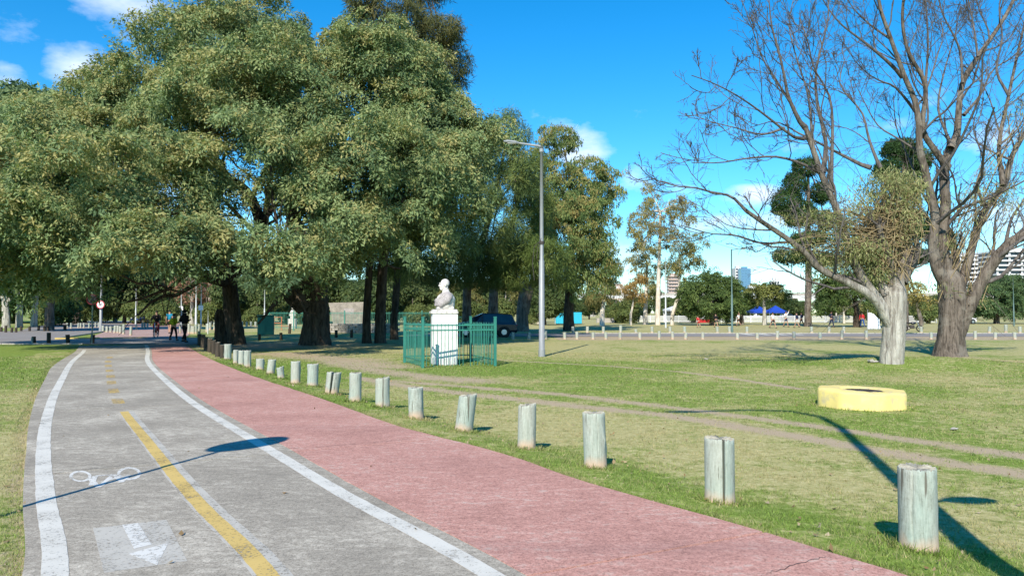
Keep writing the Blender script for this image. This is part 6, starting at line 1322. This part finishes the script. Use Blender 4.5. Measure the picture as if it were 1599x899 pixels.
# ------------------------------------------------------------------ grass blades and litter
def blades(name, n, rfun, hfun, seed, wid=.006):
    g = np.random.default_rng(seed); x, y = rfun(g, n); dry, dirt = masks(x, y)
    onp = (x > XLE(y) - .015) & (x < XRR(y) + .012) & (y < 38.4)
    k = ~onp & (g.random(len(x)) > dirt * .95); x, y, dry, dirt = x[k], y[k], dry[k], dirt[k]; N = len(x)
    h = hfun(x, y) * (.5 + g.random(N)) * (1 - .35 * np.clip(dry, 0, 1)); a = g.random(N) * 2 * pi; w = wid * (.7 + .6 * g.random(N)) * np.maximum(1, np.hypot(x, y) / 8)
    z = terrain(x, y) - .006; b = np.stack([x, y, z], 1); u = np.stack([np.cos(a), np.sin(a), 0 * a], 1) * w[:, None] * .5
    le = g.normal(size=(N, 3)) * .6; le[:, 2] = 1; tip = b + le * h[:, None]
    V = np.stack([b - u, b + u, tip], 1).reshape(-1, 3); F = np.arange(N * 3).reshape(-1, 3)
    f = np.clip(dry + 1.0 * (g.random(N) - .5) + 1.0 * (fbm(x * 1.3, y * 1.3, 3) - .5) + .8 * (fbm(x * 6, y * 6, 2) - .5), 0, 1)[:, None]
    gr = np.array([.12, .20, .035]) * (1 - g.random((N, 1))) + np.array([.23, .31, .07]) * g.random((N, 1)); st = np.array([.42, .36, .20]) * (.75 + .5 * g.random((N, 1)))
    f = f * f * (3 - 2 * f); c = gr * (1 - f) + st * f
    obj(name, V, F, M_GRASS, None, col=np.repeat(c, 3, 0), kind='stuff', label='short mown grass blades of the lawn in green and straw tones', cat='grass')
def wedge(d0, d1, a0, a1, p=1.0):
    def f(g, n):
        u = g.random(n); d = (d0 ** p + (d1 ** p - d0 ** p) * u) ** (1 / p); a = R(a0) + (R(a1) - R(a0)) * g.random(n); return d * np.sin(a), d * np.cos(a)
    return f
if LV > 0:
  blades('grass_blades', 520000, wedge(4.2, 34, -37, 37, .75), lambda x, y: .020 + .034 * vnoise(x * 5, y * 5) ** 1.6, 1)
  def edge(g, n):
    y = 4.3 + 30 * g.random(n) ** 1.6; s = g.random(n) < .6; x = np.where(s, XRR(y) + .0 + np.abs(g.normal(size=n)) * .10, XLE(y) - np.abs(g.normal(size=n)) * .10); return x, y
  blades('grass_fringe', 60000, edge, lambda x, y: .035 + 0 * x, 2)
  # tufts round the posts, the ring, the pedestal and the trunks
  C = [o.location for o in bpy.data.objects if o.parent is None and o.name.startswith('wooden_post') and o.location.y < 27]
  C = [(c.x, c.y, .13) for c in C] + [(rc[0], rc[1], .84), (ctr[0], ctr[1], .62)]
  def tuft(g, n):
    i = g.integers(0, len(C), n); c = np.array(C)[i]; a = g.random(n) * 2 * pi; r = c[:, 2] + np.abs(g.normal(size=n)) * .05 + .005; return c[:, 0] + r * np.cos(a), c[:, 1] + r * np.sin(a)
  blades('grass_tufts', 9000, tuft, lambda x, y: .06 + 0 * x, 3, .008)
  # fallen leaves
  g = np.random.default_rng(9); n = 1500; x, y = wedge(4.5, 36, -36, 36, .9)(g, n); x = np.where(g.random(n) < .3, XRR(y) + g.normal(size=n) * 1.5, x)
  z = np.where((x > XLE(y)) & (x < XRR(y)), .042, terrain(x, y) + .025); k = ~((x > XLE(y)) & (x < XRR(y)) & (g.random(n) < .93)); x, y, z = x[k], y[k], z[k]; n = len(x)
  V, F, c = leaves(np.stack([x, y, z], 1), np.tile([0, 0, 1.], (n, 1)), 1, .01, .042, .026, [(.20, .12, .06), (.34, .24, .13), (.5, .42, .30)], droop=0, spread=.3, thick=.1, seed=4)
  obj('fallen_leaves', V, F, M_LEAF, None, col=c, kind='stuff', label='small dry fallen leaves scattered over lawn and lanes', cat='leaves')
  for k, (px, py, s, lab) in enumerate([(1362, 566, .16, 'crumpled white scrap beside the pale furrowed trunk'), (1490, 672, .06, 'pale flat scrap on the lawn right of the yellow ring'), (1102, 562, .10, 'small pinkish scrap on the lawn left of the leafless trees')]):
    b = at(px, py); m_ = MB().ball((0, 0, s * .25), (s, s * .7, s * .3), 8, 6); g = np.random.default_rng(k); m_.V = [tuple(np.array(v) * (1 + .3 * g.normal())) for v in m_.V]
    o = m_.build('litter_scrap', M_KERB, None, label=lab, cat='litter'); o.location = b + [0, 0, .01]
